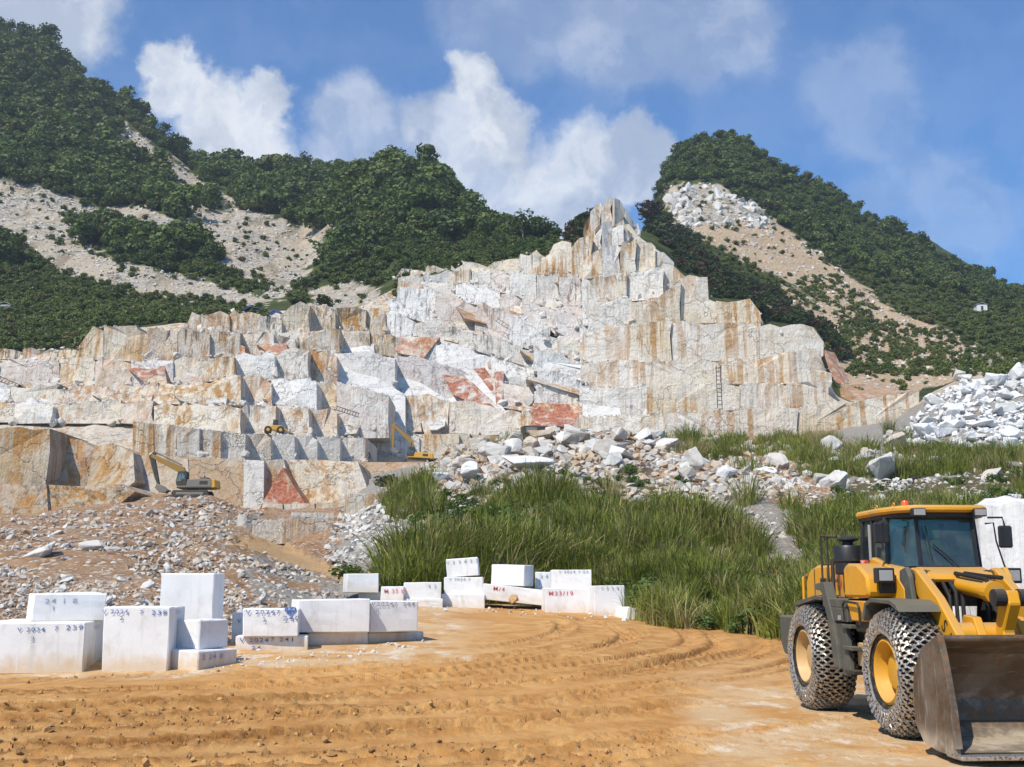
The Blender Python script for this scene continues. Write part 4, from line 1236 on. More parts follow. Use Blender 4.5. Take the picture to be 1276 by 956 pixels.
def yaw_block(px, Y, z0, yaw, sx, sy, sz, label, group, seed, muddy=.3, text=None, left_text=None):
    d = Y * CT + (z0 - EYE) * ST
    me = rough_box('marble_block', sx, sy, sz, seed, M_BLOCK)
    o = data_object('marble_block', me, loc=((px - CX) / F * d, Y, z0), rot=(0, 0, yaw))
    o.color = (muddy, 0, 0, 1)
    tag(o, label, 'marble block', group)
    for body, m, fx, fz, h, ws in text or []:
        lettering(o, body, m, (sx * fx, -.006, sz * fz), (1, 0, 0), (0, 0, 1), h, ws)
    return o
yaw_block(40, 23.9, z_l + 1.02, math.radians(27), 1.42, 1.5, .56, 'white block lying turned on top of the block numbered 239', GL, 31,
          text=[('24 1 8', M_BLACKPAINT, .38, .62, .10, 1.5), ('1', M_BLACKPAINT, .28, .36, .10, 1.3)])
b_c = cut_block(125, 208, 23.5, 23.6, z_l, 1.30, 1.5, 'tall white block numbered 238 in blue, next to the one numbered 239', GL,
    text=[('V 2024', M_BLUE, .17, .90, .085, 1.3), ('7', M_BLUE, .57, .89, .085, 1.2), ('238', M_BLUE, .84, .88, .095, 1.4), ('2', M_BLUE, .27, .80, .085, 1.2)],
    right_text=[('V2024', M_BLACKPAINT, .5, .88, .09, 1.3)])
cut_block(196, 263, 27.2, 27.2, .1, 1.95, .9, 'tallest plain white block standing upright behind the others', GL, muddy=.2)
f_slab = cut_block(199, 246, 24.0, 23.6, z_l, .42, 1.25, 'low white slab with a muddy foot carrying a small cube', GL, right_text=[('2 24 8', M_BLACKPAINT, .35, .55, .11, 1.4)])
cut_block(218, 247, 24.4, 24.1, z_l + .43, .60, .9, 'small plain white cube on the low muddy slab', GL, muddy=0)
cut_block(288, 372, 28.6, 28.6, .12, .98, 1.1, 'white block behind the one numbered 240', GL, muddy=.2, text=[('V', M_BLUE, .10, .74, .10, 1.2)])
zi = .10
cut_block(293, 384, 27.0, 27.3, zi, .48, 1.6, 'flat white slab numbered 241 under the block numbered 240', GL,
    text=[('V 2024', M_BLUE, .25, .72, .10, 1.4), ('7', M_BLUE, .5, .74, .1, 1.2), ('241', M_BLUE, .70, .74, .1, 1.5), ('24', M_BLUE, .28, .34, .10, 1.4)])
cut_block(302, 372, 26.9, 27.1, zi + .50, .62, 1.3, 'white block numbered 240 in blue lying on a slab', GL, muddy=.1,
    text=[('V 2024', M_BLUE, .30, .80, .10, 1.4), ('7', M_BLUE, .62, .80, .1, 1.2), ('240', M_BLUE, .86, .56, .11, 1.5), ('2', M_BLUE, .38, .52, .1, 1.2), ('♥', M_BLUE, .84, .80, .14, 1.3)])
zj = .16
cut_block(384, 458, 28.3, 28.8, zj, .46, 1.4, 'flat white slab under the long plain block', GL, muddy=.9)
cut_block(370, 460, 28.0, 28.5, zj + .48, .78, 1.5, 'long plain white block lying on a slab, right of the one numbered 240', GL, muddy=.25)
cut_block(459, 528, 29.0, 30.2, zj + .06, .36, 1.4, 'thin white slab at the right end of the left stack', GL, muddy=.9)
cut_block(461, 520, 28.8, 29.4, zj + .46, .76, 1.4, 'white block numbered 244 at the right end of the left stack', GL, muddy=.2,
    text=[('V2024', M_BLACKPAINT, .24, .83, .10, 1.4), ('7', M_BLACKPAINT, .52, .82, .1, 1.2), ('244', M_BLACKPAINT, .80, .82, .1, 1.4), ('8', M_BLACKPAINT, .14, .62, .1, 1.3)])

GM = 'marble blocks in a row at the foot of the grass bank'
def zg(px, Y):
    return float(H((px - CX) / F * Y, Y))
def mid_block(pl, pr, pb, pt, Y, depth, label, yaw=0.0, tilt=0.0, z0=None, text=None, muddy=.5):
    base = P((pl + pr) / 2, pb, Y)[2] if z0 is None else z0
    top = P((pl + pr) / 2, pt, Y)[2]
    dy = math.tan(yaw) * (pr - pl) / F * Y / 2
    return cut_block(pl, pr, Y - dy, Y + dy, base - .03, top - base, depth, label, GM, tilt=tilt, text=text, muddy=muddy)
mid_block(446, 475, 749, 736, 42.5, 1.2, 'low white slab under the leftmost block of the far row')
mid_block(432, 472, 737, 714, 42.0, 1.2, 'leftmost white block of the far row, on a slab', yaw=.25)
mid_block(474, 503, 752, 730, 41.4, 1.2, 'low white block with red marks in the far row', text=[('M 33 H', M_RED, .60, .66, .13, 1.2)])
mid_block(500, 552, 757, 745, 41.6, 1.4, 'flat white slab under a block, second stack of the far row', yaw=.1)
mid_block(503, 550, 746, 725, 41.8, 1.2, 'white block on a flat slab left of the three-high stack', yaw=.1, muddy=.2, text=[('4 2', M_BLACKPAINT, .75, .7, .12, 1.3)])
mid_block(550, 604, 759, 739, 42.4, 1.3, 'bottom block of the three-high white stack')
mid_block(553, 602, 740, 718, 42.6, 1.2, 'middle block of the three-high white stack', muddy=.1, text=[('V 2024 7', M_BLACKPAINT, .4, .8, .10, 1.3)])
mid_block(557, 597, 718, 696, 42.7, 1.1, 'tilted top block of the three-high white stack', tilt=-.07, muddy=.05, text=[('V 2 3 4 2 3', M_BLACKPAINT, .5, .72, .12, 1.3)])
mid_block(600, 681, 745, 726, 42.6, 1.6, 'long slab propped up with red marks, under a plain block', tilt=.11, muddy=.4, text=[('M/4', M_RED, .25, .64, .15, 1.2)])
mid_block(612, 653, 728, 702, 42.9, 1.2, 'plain white block standing on the propped slab', tilt=.03, yaw=-.3, muddy=.05)
mid_block(667, 692, 735, 712, 44.2, 1.1, 'small white block partly hidden behind the red-numbered stack', muddy=.1, text=[('2 4', M_BLACKPAINT, .45, .7, .12, 1.2)])
mid_block(680, 743, 766, 732, 41.4, 1.4, 'large white block with a red number under another block', yaw=.08, text=[('M23/19', M_RED, .30, .74, .15, 1.2)])
mid_block(687, 737, 733, 709, 41.6, 1.2, 'white block lying on the red-numbered block', muddy=.25, text=[('V 2024 7 23', M_BLACKPAINT, .55, .84, .10, 1.3)])
mid_block(741, 779, 769, 729, 40.4, 1.2, 'upright white block with an ochre patch, right of the red-numbered one', yaw=.12, muddy=1.0, text=[('V 2 3 4', M_BLACKPAINT, .5, .90, .10, 1.3)])
mid_block(779, 818, 772, 754, 39.6, 1.3, 'tilted white slab sunk in the grass edge, rightmost of the far row', tilt=.24, yaw=.3, muddy=.3)
# cut blocks lying at the quarry foot
GQ = 'cut blocks waiting at the quarry foot'
brq = random.Random(4)
for pl, pr, pb, pt, Y, d, lb in ((318, 347, 676, 647, 86, 2.0, 'cream cut block at the quarry foot, left of the ramp head'),
                                 (345, 391, 677, 645, 85, 2.2, 'grey-faced cut block at the quarry foot above the ramp'),
                                 (362, 416, 663, 638, 88, 2.4, 'white cut block lying behind the grey-faced one at the quarry foot'),
                                 (306, 322, 672, 640, 90, 2.0, 'narrow upright cut block at the quarry foot'),
                                 (432, 474, 645, 614, 92, 2.4, 'pale cut block on the rubble left of the big tussock'),
                                 (472, 520, 640, 606, 93, 2.4, 'white cut block half buried beside the dark bush')):
    base = P((pl + pr) / 2, pb, Y)[2]; top = P((pl + pr) / 2, pt, Y)[2]
    g = zg((pl + pr) / 2, Y)
    o = cut_block(pl, pr, Y, Y + .6, min(base, g) - .05, top - min(base, g), d, lb, GQ, mat=M_MARBLE)
    o.color = (brq.choice([.3, .6, .8]), .3, brq.uniform(.5, .9), 0)
# stone wedge under the propped slab
wv = P(640, 752, 42.2)
o = data_object('stone_wedge', ROCKS[3].copy(), loc=(wv[0], wv[1], wv[2] + .15), rot=(.2, .1, .8), scale=(.55, .5, .55))
o.data.materials.clear()
def mat_wedge(n):
    f = n.noise(n.pos(), 5, 4, .6)
    return n.mix(f, (.36, .21, .09), (.50, .34, .17)), .9, (f, .4, .05)
o.data.materials.append(material('ochre_stone', mat_wedge))
tag(o, 'ochre stone wedged under the propped white slab', 'stone')

# rough quarry block standing behind the loader's bucket
def mat_rough(n):
    p = n.pos()
    st = n.noise(n.scaled(p, (7, 7, .35)), 1.0, 4, .6)
    m = n.noise(p, 1.6, 5, .65)
    c = n.mix(n.ramp(m, .4, .65), (.70, .695, .685), (.60, .585, .565))
    c = n.mix(n.math('MULTIPLY', n.ramp(st, .52, .66), .5), c, (.47, .43, .39))
    c = n.mix(n.math('MULTIPLY', n.ramp(n.noise(p, 2.6, 4, .6), .62, .72), .6), c, (.42, .33, .26))
    return c, .8, (n.math('ADD', st, m), .6, .08)
M_ROUGH = material('drilled_marble', mat_rough)
def rough_rock(name, loc, size, seed, mat, rz=0.0, sub=3, amp=.13, box=.55):
    bm = bmesh.new()
    bmesh.ops.create_cube(bm, size=1.0)
    bmesh.ops.subdivide_edges(bm, edges=list(bm.edges), cuts=sub * 2 + 1, use_grid_fill=True)
    rr_ = np.random.default_rng(seed); off = rr_.uniform(0, 90, 3)
    for v in bm.verts:
        c = v.co.copy()
        s = c.normalized() * .62
        c = c * box + s * (1 - box)
        k = float(fbm(c.x * 2.6 + off[0] + c.z * 1.7, c.y * 2.6 + off[1] - c.z * 1.3, 3))
        c *= 1 + amp * k
        v.co = Vector((c.x * size[0], c.y * size[1], (c.z + .5) * size[2]))
    me = bpy.data.meshes.new(name); bm.to_mesh(me); bm.free()
    me.materials.append(mat)
    return data_object(name, me, loc=loc, rot=(0, 0, rz))
o = rough_rock('marble_block', (8.85, 19.6, -.05), (1.9, 1.7, 3.2), 5, M_ROUGH, rz=-.15, box=.74, amp=.13, sub=5)
tag(o, 'tall rough white block with drill grooves behind the loader bucket', 'marble block')
for k, (px, py, Y, sx, lb) in enumerate(((1222, 716, 24, 1.5, 'white rough boulder right behind the loader cab'), (1204, 722, 23.0, .9, 'small white boulder seen through the loader mirror bracket'), (1252, 735, 22.2, 1.3, 'white boulder low behind the loader bucket'))):
    p = P(px, py, Y)
    g = float(H(p[0], Y))
    o = rough_rock('boulder', (p[0], Y, g - .1), (sx, sx * .9, max(.6, p[2] - g + .55)), 60 + k, M_ROUGH, rz=k * 1.1, box=.5, amp=.2)
    tag(o, lb, 'boulder')
# ------------------------------------------------------------------ boulders one can pick out
brng = random.Random(77)
def boulder(px, py, wpx, label, group, color, hfac=.75, ymin=8, ymax=400, sink=.30):
    x, y, z = hit([px], [py], ymin, ymax)
    if not np.isfinite(y[0]): return None
    s = wpx * y[0] / F
    o = data_object('boulder', brng.choice(BOULDERS), loc=(x[0], y[0], z[0] + s * hfac * .5 * (1 - sink)),
                    rot=(brng.uniform(-.45, .45), brng.uniform(-.45, .45), brng.uniform(0, 6.28)),
                    scale=(s * 1.05, s * brng.uniform(.8, 1.1), s * hfac * 1.5))
    o.color = color
    tag(o, label, 'boulder', group)
    return o
NAMED = [
 (52, 700, 62, .45, (.8, .2, .0, 1), 'long pale boulder lying on the rubble slope at the far left'), (115, 688, 40, .55, (.5, .1, .25, 1), 'white boulder at the top of the left rubble slope'),
 (140, 690, 30, .5, (.4, .1, .1, 1), 'grey-white boulder beside the one at the top of the left rubble slope'), (80, 727, 24, .5, (.5, .2, .5, 1), 'flat pale stone in the red soil above the left blocks'),
 (210, 712, 16, .8, (.3, .1, .5, 1), 'small pale boulder on the middle of the left rubble slope'), (178, 755, 22, .6, (.3, .1, .7, 1), 'white stone just above the tall block numbered 238'),
 (80, 740, 20, .8, (.3, .1, .4, 1), 'round stone behind the turned block on the left'), (520, 672, 36, .7, (.2, .1, .7, 1), 'white boulder at the left foot of the grass bank'),
 (488, 690, 26, .6, (.4, .1, .6, 1), 'pale boulder beside the ramp at the grass edge'), (655, 590, 66, .8, (.25, .05, .7, 1), 'broad white slab-faced boulder at the middle of the crest'),
 (586, 600, 48, .7, (.2, .05, .8, 1), 'white angular boulder on the crest left of the broad slab'), (548, 604, 44, .55, (.2, .05, .7, 1), 'pale boulder below the yellow excavator'),
 (710, 562, 40, .8, (1, 1, .0, 1), 'ochre-stained boulder in the crest rubble'), (740, 568, 44, .8, (.4, .2, .4, 1), 'tall grey boulder in the crest rubble beside the ochre one'),
 (775, 575, 46, .7, (.2, .1, .6, 1), 'large white boulder right of the middle of the crest'), (800, 552, 50, .5, (.2, .1, .6, 1), 'long white boulder on top of the crest heap'),
 (655, 562, 24, .8, (1, 1, 0, 1), 'brown boulder in the crest rubble'), (865, 588, 56, .6, (.8, .8, .1, 1), 'brown-faced boulder at the right of the crest'),
 (905, 598, 44, .6, (.2, .1, .7, 1), 'white boulder beside the tall tussock on the crest'), (955, 594, 36, .7, (.2, .1, .8, 1), 'white pointed boulder on the right half of the crest'),
 (1040, 612, 60, .5, (.3, .1, .5, 1), 'long grey-white boulder above the loader cab'), (1100, 596, 62, .75, (.6, .2, .3, 1), 'big cream boulder behind the loader roof'),
 (1072, 582, 46, .7, (.5, .2, .3, 1), 'grey cracked boulder left of the white heap'), (1120, 560, 52, .6, (.6, .3, .1, 1), 'rounded grey boulder at the foot of the white heap'),
 (1160, 582, 34, .55, (.2, .2, .3, 1), 'dark-topped boulder below the white heap'), (1235, 600, 50, .6, (.5, .2, .3, 1), 'pale boulder at the right edge above the loader'),
 (1090, 628, 40, .5, (.2, .1, .6, 1), 'low white boulder in the grass just above the loader roof'), (1140, 632, 24, .7, (.2, .1, .7, 1), 'small white boulder behind the orange beacon'),
 (1265, 628, 28, .7, (.2, .1, .7, 1), 'white boulder in the grass at the right edge'), (1205, 628, 34, .4, (.3, .1, .5, 1), 'flat pale boulder in the grass behind the loader mirror')]
for px, py, w, hf, col, lb in NAMED:
    boulder(px, py, w, lb, None, col, hf, ymax=160)
def boulder_zone(polys, n, wlo, whi, label, group, color_fn, ymin=8, ymax=200, hlo=.5, hhi=.95):
    """Boulders of one heap; the label says size, stain and which part of the heap each lies in."""
    xs, ys = pix_sample(polys, n, srng)
    xa, xb = np.quantile(xs, [.33, .67]); ym = np.median(ys)
    for i in np.argsort(ys):
        w = brng.uniform(wlo, whi) if brng.random() < .75 else brng.uniform(whi, whi * 1.35)
        col = color_fn(); hf = brng.uniform(hlo, hhi)
        size = 'large' if w > whi else ('mid-sized' if w > (wlo + whi) / 2 else 'small')
        flat = 'flat' if hf < hlo + (hhi - hlo) * .4 else 'blocky'
        tint = 'white' if col[2] > .6 else ('stained' if col[0] > .55 else 'grey-white')
        where = ('left' if xs[i] < xa else 'right' if xs[i] > xb else 'middle') + (' top' if ys[i] < ym else ' foot')
        boulder(float(xs[i]), float(ys[i]), w, f'{size} {flat} {tint} {label}, {where}', group, col, hf, ymin, ymax)
U = brng.uniform
boulder_zone([[(1118,560),(1140,525),(1165,490),(1210,470),(1276,468),(1290,560),(1210,558)]], 85, 11, 26, 'boulder of the white heap at right', 'boulders of the white heap',
             lambda: (U(0, .4), U(0, .25), U(.55, 1), 1), ymax=190)
boulder_zone([[(560,590),(600,560),(680,540),(800,540),(830,560),(840,592),(700,588)]], 75, 14, 36, 'boulder of the crest rubble', 'boulders of the crest rubble',
             lambda: (U(.2, 1), U(0, .9), U(0, .32), 1), ymax=150)
boulder_zone([[(840,590),(1000,570),(1060,560),(1130,580),(1120,610),(1000,610),(860,602)]], 34, 11, 25, 'boulder among the crest grass', 'boulders among the crest grass',
             lambda: (U(.1, .8), U(0, .5), U(0, .5), 1), ymax=150)
boulder_zone([[(420,650),(490,618),(530,615),(515,670),(480,712),(440,715)]], 26, 9, 20, 'stone left of the grass bank', 'stones left of the grass bank', lambda: (U(.1, .5), U(0, .3), U(.2, .7), 1), ymax=130)
boulder_zone([[(0,668),(150,655),(280,650),(380,725),(420,745),(330,770),(280,780),(0,735)]], 60, 8, 17, 'stone on the left rubble slope', 'stones on the left rubble slope', lambda: (U(.2, 1), U(0, .5), U(.1, .6), 1), ymax=130)
boulder_zone([[(560,545),(640,515),(710,525),(700,545),(600,560)]], 22, 7, 14, 'fallen block below the quarry face', 'fallen blocks at the quarry face', lambda: (U(0, .4), U(0, .4), U(.5, 1), 1), ymin=140, ymax=260)
# white crags below the right-hand summit
crag = empty('rock_outcrop', P(890, 282, 385))
tag(crag, 'white fractured rock outcrop below the right-hand forest summit', 'rock outcrop')
for i in range(110):
    t = brng.random()
    px = 838 + 112 * t + U(-6, 6)
    top = np.interp(px, [835, 850, 885, 905, 940, 960], [246, 238, 230, 240, 256, 276])
    py = U(top, 284)
    x, y, z = hit([px], [py], 200, 520)
    if not np.isfinite(y[0]): continue
    s = U(9, 22) * y[0] / F
    o = data_object('crag', brng.choice(BOULDERS), loc=Vector((x[0], y[0], z[0])) - crag.location, rot=(U(-.3, .3), U(-.3, .3), U(0, 6.28)), scale=(s, s, s * U(1.1, 2.2)), parent=crag)
    o.color = (U(0, .6), U(0, .5), U(.1, .6), 1)

# ------------------------------------------------------------------ single plants and trees
def tussock(px, py, hpx, label, dry=False):
    x, y, z = hit([px], [py], 20, 220)
    if not np.isfinite(y[0]): return
    h = hpx * y[0] / F
    o = data_object('grass_tussock', brng.choice(BIG_TUSSOCKS), loc=(x[0], y[0], z[0] - .05), rot=(0, 0, brng.uniform(0, 6.28)), scale=(h * 1.05, h * 1.05, h))
    tag(o, label, 'grass', 'big grass tussocks')
BIG_TUSSOCKS = [tussock_mesh(f'tussock_shape_{i}', 700 + i, M_GRASS, blades=150, spread=.26, hmin=.5, hmax=1.05, width=.012, droop=.7) for i in range(4)]
for px, py, h, lb in ((543, 648, 52, 'tall tussock hanging over the stones at the left end of the bank'), (600, 622, 40, 'tussock in front of the white crest boulder, left of the middle'),
                      (665, 612, 44, 'tussock in front of the broad slab-faced boulder'), (860, 556, 40, 'dense tussock clump at the foot of the big wall'), (838, 560, 28, 'smaller tussock beside the dense clump at the wall foot'),
                      (640, 558, 24, 'lone tussock in the quarry beside the fallen stone'), (932, 632, 56, 'long drooping tussock above the bare gravel'), (985, 640, 46, 'drooping tussock right of the bare gravel'),
                      (1108, 540, 26, 'dark tussock below the right end of the wall'), (1130, 548, 26, 'second dark tussock below the right end of the wall'), (1020, 560, 34, 'tussock on the crest left of the grey boulders'),
                      (760, 628, 50, 'tall tussock at the top of the bank, middle'), (830, 640, 50, 'tall tussock at the top of the bank, right of the middle'), (700, 625, 44, 'tall tussock at the top of the bank, left of the middle'),
                      (1185, 590, 36, 'tussock below the white heap'), (1245, 590, 40, 'tussock at the right edge below the white heap'), (405, 662, 26, 'tussock beside the cut blocks at the quarry foot'), (502, 650, 34, 'tussock among the stones left of the bank')):
    tussock(px, py, h, lb)
def tree(px, py, hpx, label, seed, mat, trunk=.35, wide=.9, ymin=200, nleaf=520, name='tree', leaf=.06):
    """Tree with forked trunk and an open crown; px, py is its foot."""
    x, y, z = hit([px], [py], ymin, 620)
    if not np.isfinite(y[0]): return
    h = hpx * y[0] / F
    t = empty(name, (x[0], y[0], z[0] - .2))
    tag(t, label, 'tree' if name == 'tree' else 'bush')
    r = random.Random(seed)
    V, Fc = [], []
    def limb(p0, p1, r0, r1, seg=3):
        d = (p1 - p0); a = d.orthogonal().normalized(); b = d.cross(a).normalized()
        base = len(V)
        for k in range(seg + 1):
            f = k / seg
            c = p0.lerp(p1, f) + (Vector((r.uniform(-1, 1), r.uniform(-1, 1), 0)) * .02 * h if 0 < k < seg else Vector())
            rad = r0 + (r1 - r0) * f
            for j in range(6):
                an = j * math.pi / 3
                V.append(c + (a * math.cos(an) + b * math.sin(an)) * rad)
        for k in range(seg):
            for j in range(6):
                Fc.append([base + k * 6 + j, base + k * 6 + (j + 1) % 6, base + (k + 1) * 6 + (j + 1) % 6, base + (k + 1) * 6 + j])
    fork = Vector((r.uniform(-.03, .03) * h, 0, h * (trunk + .12)))
    limb(Vector((0, 0, -.3)), fork, h * .022 + .04, h * .014 + .03)
    for k in range(6):
        an = k * 1.05 + r.uniform(-.3, .3)
        rad = wide * h * r.uniform(.15, .36)
        limb(fork - Vector((0, 0, h * .06 * (k % 3))), Vector((math.cos(an) * rad, math.sin(an) * rad, h * r.uniform(trunk + .25, .93))), h * .010 + .02, .015, 2)
    mesh_object('trunk', V, Fc, M_BARK, t, smooth=True)
    cv = crown_verts(seed, nleaf=nleaf, leaf=leaf, lobes=12, squash=1.0)
    cv = cv * [wide * h, wide * h, (1 - trunk) * h] + [0, 0, trunk * h]
    me = np_mesh('crown', cv, np.arange(len(cv)).reshape(-1, 4), smooth=False)
    me.materials.append(mat)
    c = data_object('crown', me, parent=t)
    return t
for i, (px, py, h, lb, tr, wd) in enumerate((
    (262, 205, 24, 'small lone tree against the cloud on the left ridge', .55, 1.0), (331, 217, 24, 'slim tree on the saddle of the left ridge', .5, .6), (205, 178, 30, 'crooked tree on the upper left ridge', .45, .7),
    (86, 72, 30, 'bare-stemmed tree near the upper left summit', .45, .7), (10, 44, 24, 'tree on the left summit at the edge', .3, .9), (380, 212, 26, 'round tree on the middle saddle', .2, 1.0),
    (443, 224, 30, 'dark tree left of the central summit', .2, .9), (490, 212, 34, 'broad tree on the central summit', .15, 1.1), (568, 250, 36, 'slim upright tree right of the central summit', .35, .55),
    (652, 300, 42, 'spreading tree at the right foot of the central hill', .3, 1.15), (805, 262, 40, 'flat-topped tree on the shoulder between the quarry peak and the summit', .4, 1.1), (1050, 266, 30, 'half-bare tree on the right ridge', .45, .7),
    (990, 224, 22, 'small tree on the right ridge below the summit', .3, .8), (1122, 300, 22, 'tree on the right ridge in front of the far hill', .3, .8), (240, 204, 22, 'tree beside the top of the scree', .3, .7))):
    tree(px, py, h, lb, 800 + i, M_FOREST, tr, wd, nleaf=420 if i % 3 else 260)
for i, (px, py, h, lb) in enumerate(((480, 612, 26, 'dark rounded bush on the rubble beside the cut blocks'), (372, 386, 20, 'dark bush above the streaked left bench'), (405, 386, 22, 'rounded dark bush right of the one above the streaked bench'),
                                     (272, 322, 16, 'small round bush alone on the scree'), (812, 280, 34, 'big dark bush right of the quarry peak'))):
    tree(px, py, h, lb, 850 + i, M_DARKSHRUB, .02, 1.5, ymin=60, nleaf=520, name='bush', leaf=.075)
# ------------------------------------------------------------------ small modelling kit for machines
def bm_box(x0, x1, y0, y1, z0, z1, bev=.012, seg=1, bm=None):
    own = bmesh.new()
    bmesh.ops.create_cube(own, size=1.0)
    for v in own.verts:
        v.co = Vector((x0 + (v.co.x + .5) * (x1 - x0), y0 + (v.co.y + .5) * (y1 - y0), z0 + (v.co.z + .5) * (z1 - z0)))
    if bev: bmesh.ops.bevel(own, geom=list(own.edges), offset=bev, segments=seg, affect='EDGES')
    return merge(bm, own)
def merge(bm, other):
    if bm is None: return other
    me = bpy.data.meshes.new('tmp'); other.to_mesh(me); other.free()
    bm.from_mesh(me); bpy.data.meshes.remove(me)
    return bm
def bm_prism(profile, y0, y1, bev=.01, bm=None, axis='y'):
    """Extrude an outline; axis y: outline is (x, z); axis x: (y, z); axis z: (x, y)."""
    own = bmesh.new()
    def at(p, d):
        return {'y': (p[0], d, p[1]), 'x': (d, p[0], p[1]), 'z': (p[0], p[1], d)}[axis]
    a = [own.verts.new(at(p, y0)) for p in profile]
    b = [own.verts.new(at(p, y1)) for p in profile]
    own.faces.new(a); own.faces.new(b[::-1])
    n = len(a)
    for i in range(n):
        own.faces.new([a[i], b[i], b[(i + 1) % n], a[(i + 1) % n]])
    bmesh.ops.recalc_face_normals(own, faces=own.faces)
    if bev: bmesh.ops.bevel(own, geom=list(own.edges), offset=bev, segments=1, affect='EDGES')
    return merge(bm, own)
def bm_tube(pts, r, sides=8, bm=None, cap=True, r1=None):
    own = bmesh.new()
    pts = [Vector(p) for p in pts]
    rings = []
    up = Vector((0, 0, 1))
    for i, p in enumerate(pts):
        d = (pts[min(i + 1, len(pts) - 1)] - pts[max(i - 1, 0)]).normalized()
        a = d.cross(up if abs(d.z) < .95 else Vector((1, 0, 0))).normalized(); b = d.cross(a)
        rad = r if r1 is None else r + (r1 - r) * i / (len(pts) - 1)
        rings.append([own.verts.new(p + (a * math.cos(2 * math.pi * j / sides) + b * math.sin(2 * math.pi * j / sides)) * rad) for j in range(sides)])
    for k in range(len(rings) - 1):
        for j in range(sides):
            own.faces.new([rings[k][j], rings[k][(j + 1) % sides], rings[k + 1][(j + 1) % sides], rings[k + 1][j]])
    if cap:
        own.faces.new(rings[0][::-1]); own.faces.new(rings[-1])
    bmesh.ops.recalc_face_normals(own, faces=own.faces)
    return merge(bm, own)
def bm_lathe(profile, seg=40, axis='y', center=(0, 0, 0), bm=None):
    """Turn (radius, offset) points about an axis."""
    own = bmesh.new()
    c = Vector(center); rings = []
    for rad, off in profile:
        ring = []
        for j in range(seg):
            an = 2 * math.pi * j / seg
            u, w = math.cos(an) * rad, math.sin(an) * rad
            ring.append(own.verts.new(c + Vector({'y': (u, off, w), 'z': (u, w, off), 'x': (off, u, w)}[axis])))
        rings.append(ring)
    for k in range(len(rings) - 1):
        for j in range(seg):
            own.faces.new([rings[k][j], rings[k][(j + 1) % seg], rings[k + 1][(j + 1) % seg], rings[k + 1][j]])
    bmesh.ops.remove_doubles(own, verts=own.verts, dist=1e-5)
    bmesh.ops.recalc_face_normals(own, faces=own.faces)
    return merge(bm, own)
def part(name, bm, mat, parent, smooth=False, label=None, angle=None):
    me = bpy.data.meshes.new(name)
    bm.to_mesh(me); bm.free()
    if smooth:
        me.polygons.foreach_set('use_smooth', [True] * len(me.polygons))
        me.set_sharp_from_angle(angle=math.radians(angle or 40))
    me.materials.append(mat)
    o = data_object(name, me, parent=parent)
    if label: o['label'] = label
    return o

# ------------------------------------------------------------------ machine materials
def mat_paint(name, rgb, dirt, amt=.5, rough=.42, scale=3.0):
    def b(n):
        p = n.pos()
        m = n.noise(p, scale, 6, .65); f = n.noise(p, 24, 4, .7)
        st = n.noise(n.scaled(p, (9, 9, .8)), 1.0, 4, .6)
        g = n.new('ShaderNodeNewGeometry', 'Normal')
        up = n.ramp(n.new('ShaderNodeSeparateXYZ', None, ins={0: g}).outputs[2], .3, .95)
        d = n.math('MULTIPLY', n.math('ADD', n.ramp(m, .48, .72), n.math('MULTIPLY', n.ramp(st, .55, .75), .5)), amt, clamp=True)
        d = n.math('MAXIMUM', d, n.math('MULTIPLY', up, amt * .9))
        c = n.mix(d, rgb, dirt)
        c = n.mix(n.math('MULTIPLY', n.ramp(f, .66, .74), .35), c, (.09, .06, .035))
        return c, n.ramp(m, .3, .7, rough, min(1, rough + .3)), (f, .08, .01)
    return material(name, b)
DUST = (.48, .33, .17)
M_YELLOW = mat_paint('loader_yellow', (.68, .315, .008), (.40, .26, .12), .75)
M_RIM = mat_paint('rim_yellow', (.60, .30, .015), (.50, .335, .16), .6)
M_RIMDIRTY = mat_paint('rim_muddy', (.52, .33, .13), (.55, .40, .22), .95)
M_GREY = mat_paint('frame_grey', (.075, .078, .066), (.30, .225, .13), .35, .5)
M_BLACK = mat_paint('black_plastic', (.014, .015, .017), (.16, .12, .08), .16, .4)
M_DARK = mat_paint('dark_machinery', (.022, .020, .018), (.16, .11, .06), .4, .6)
def mat_rubber(n):
    f = n.noise(n.pos(), 14, 4, .7)
    return n.mix(n.ramp(f, .45, .7), (.014, .013, .012), (.10, .072, .042)), .85, (f, .4, .02)
M_RUBBER = material('tyre_rubber', mat_rubber)
def mat_chain(n):
    p = n.pos()
    f = n.noise(p, 30, 3, .7); m = n.noise(p, 3.0, 4, .65)
    w = n.math('MULTIPLY', n.ramp(f, .32, .52), n.ramp(m, .28, .5, .35, 1.0))
    c = n.mix(w, (.085, .062, .04), (.52, .475, .41))
    return c, n.ramp(f, .3, .7, .55, .36), None, {'Metallic': .75}
M_CHAIN = material('worn_chain_steel', mat_chain)
def mat_bucket(n):
    p = n.pos()
    m = n.noise(p, 2.2, 6, .65, .5); f = n.noise(p, 11, 5, .7)
    sc = n.noise(n.scaled(p, (1.2, 9, 1.2)), 2.0, 4, .6)
    c = n.mix(n.ramp(m, .38, .64), (.105, .072, .044), (.175, .140, .105))
    c = n.mix(n.math('MULTIPLY', n.ramp(f, .5, .7), .7), c, (.27, .125, .045))
    c = n.mix(n.math('MULTIPLY', n.ramp(sc, .55, .7), .4), c, (.42, .40, .36))
    z = n.new('ShaderNodeSeparateXYZ', None, ins={0: p}).outputs[2]
    floor = n.math('MULTIPLY', n.ramp(n.math('ADD', z, n.math('MULTIPLY', m, .35)), .52, .30), n.ramp(n.noise(p, 2.6, 4, .6), .38, .56, .25, .95))
    c = n.mix(floor, c, (.56, .47, .35))
    return c, n.ramp(f, .3, .7, .42, .75), (f, .2, .02), {'Metallic': .35}
M_BUCKET = material('worn_bucket_steel', mat_bucket)
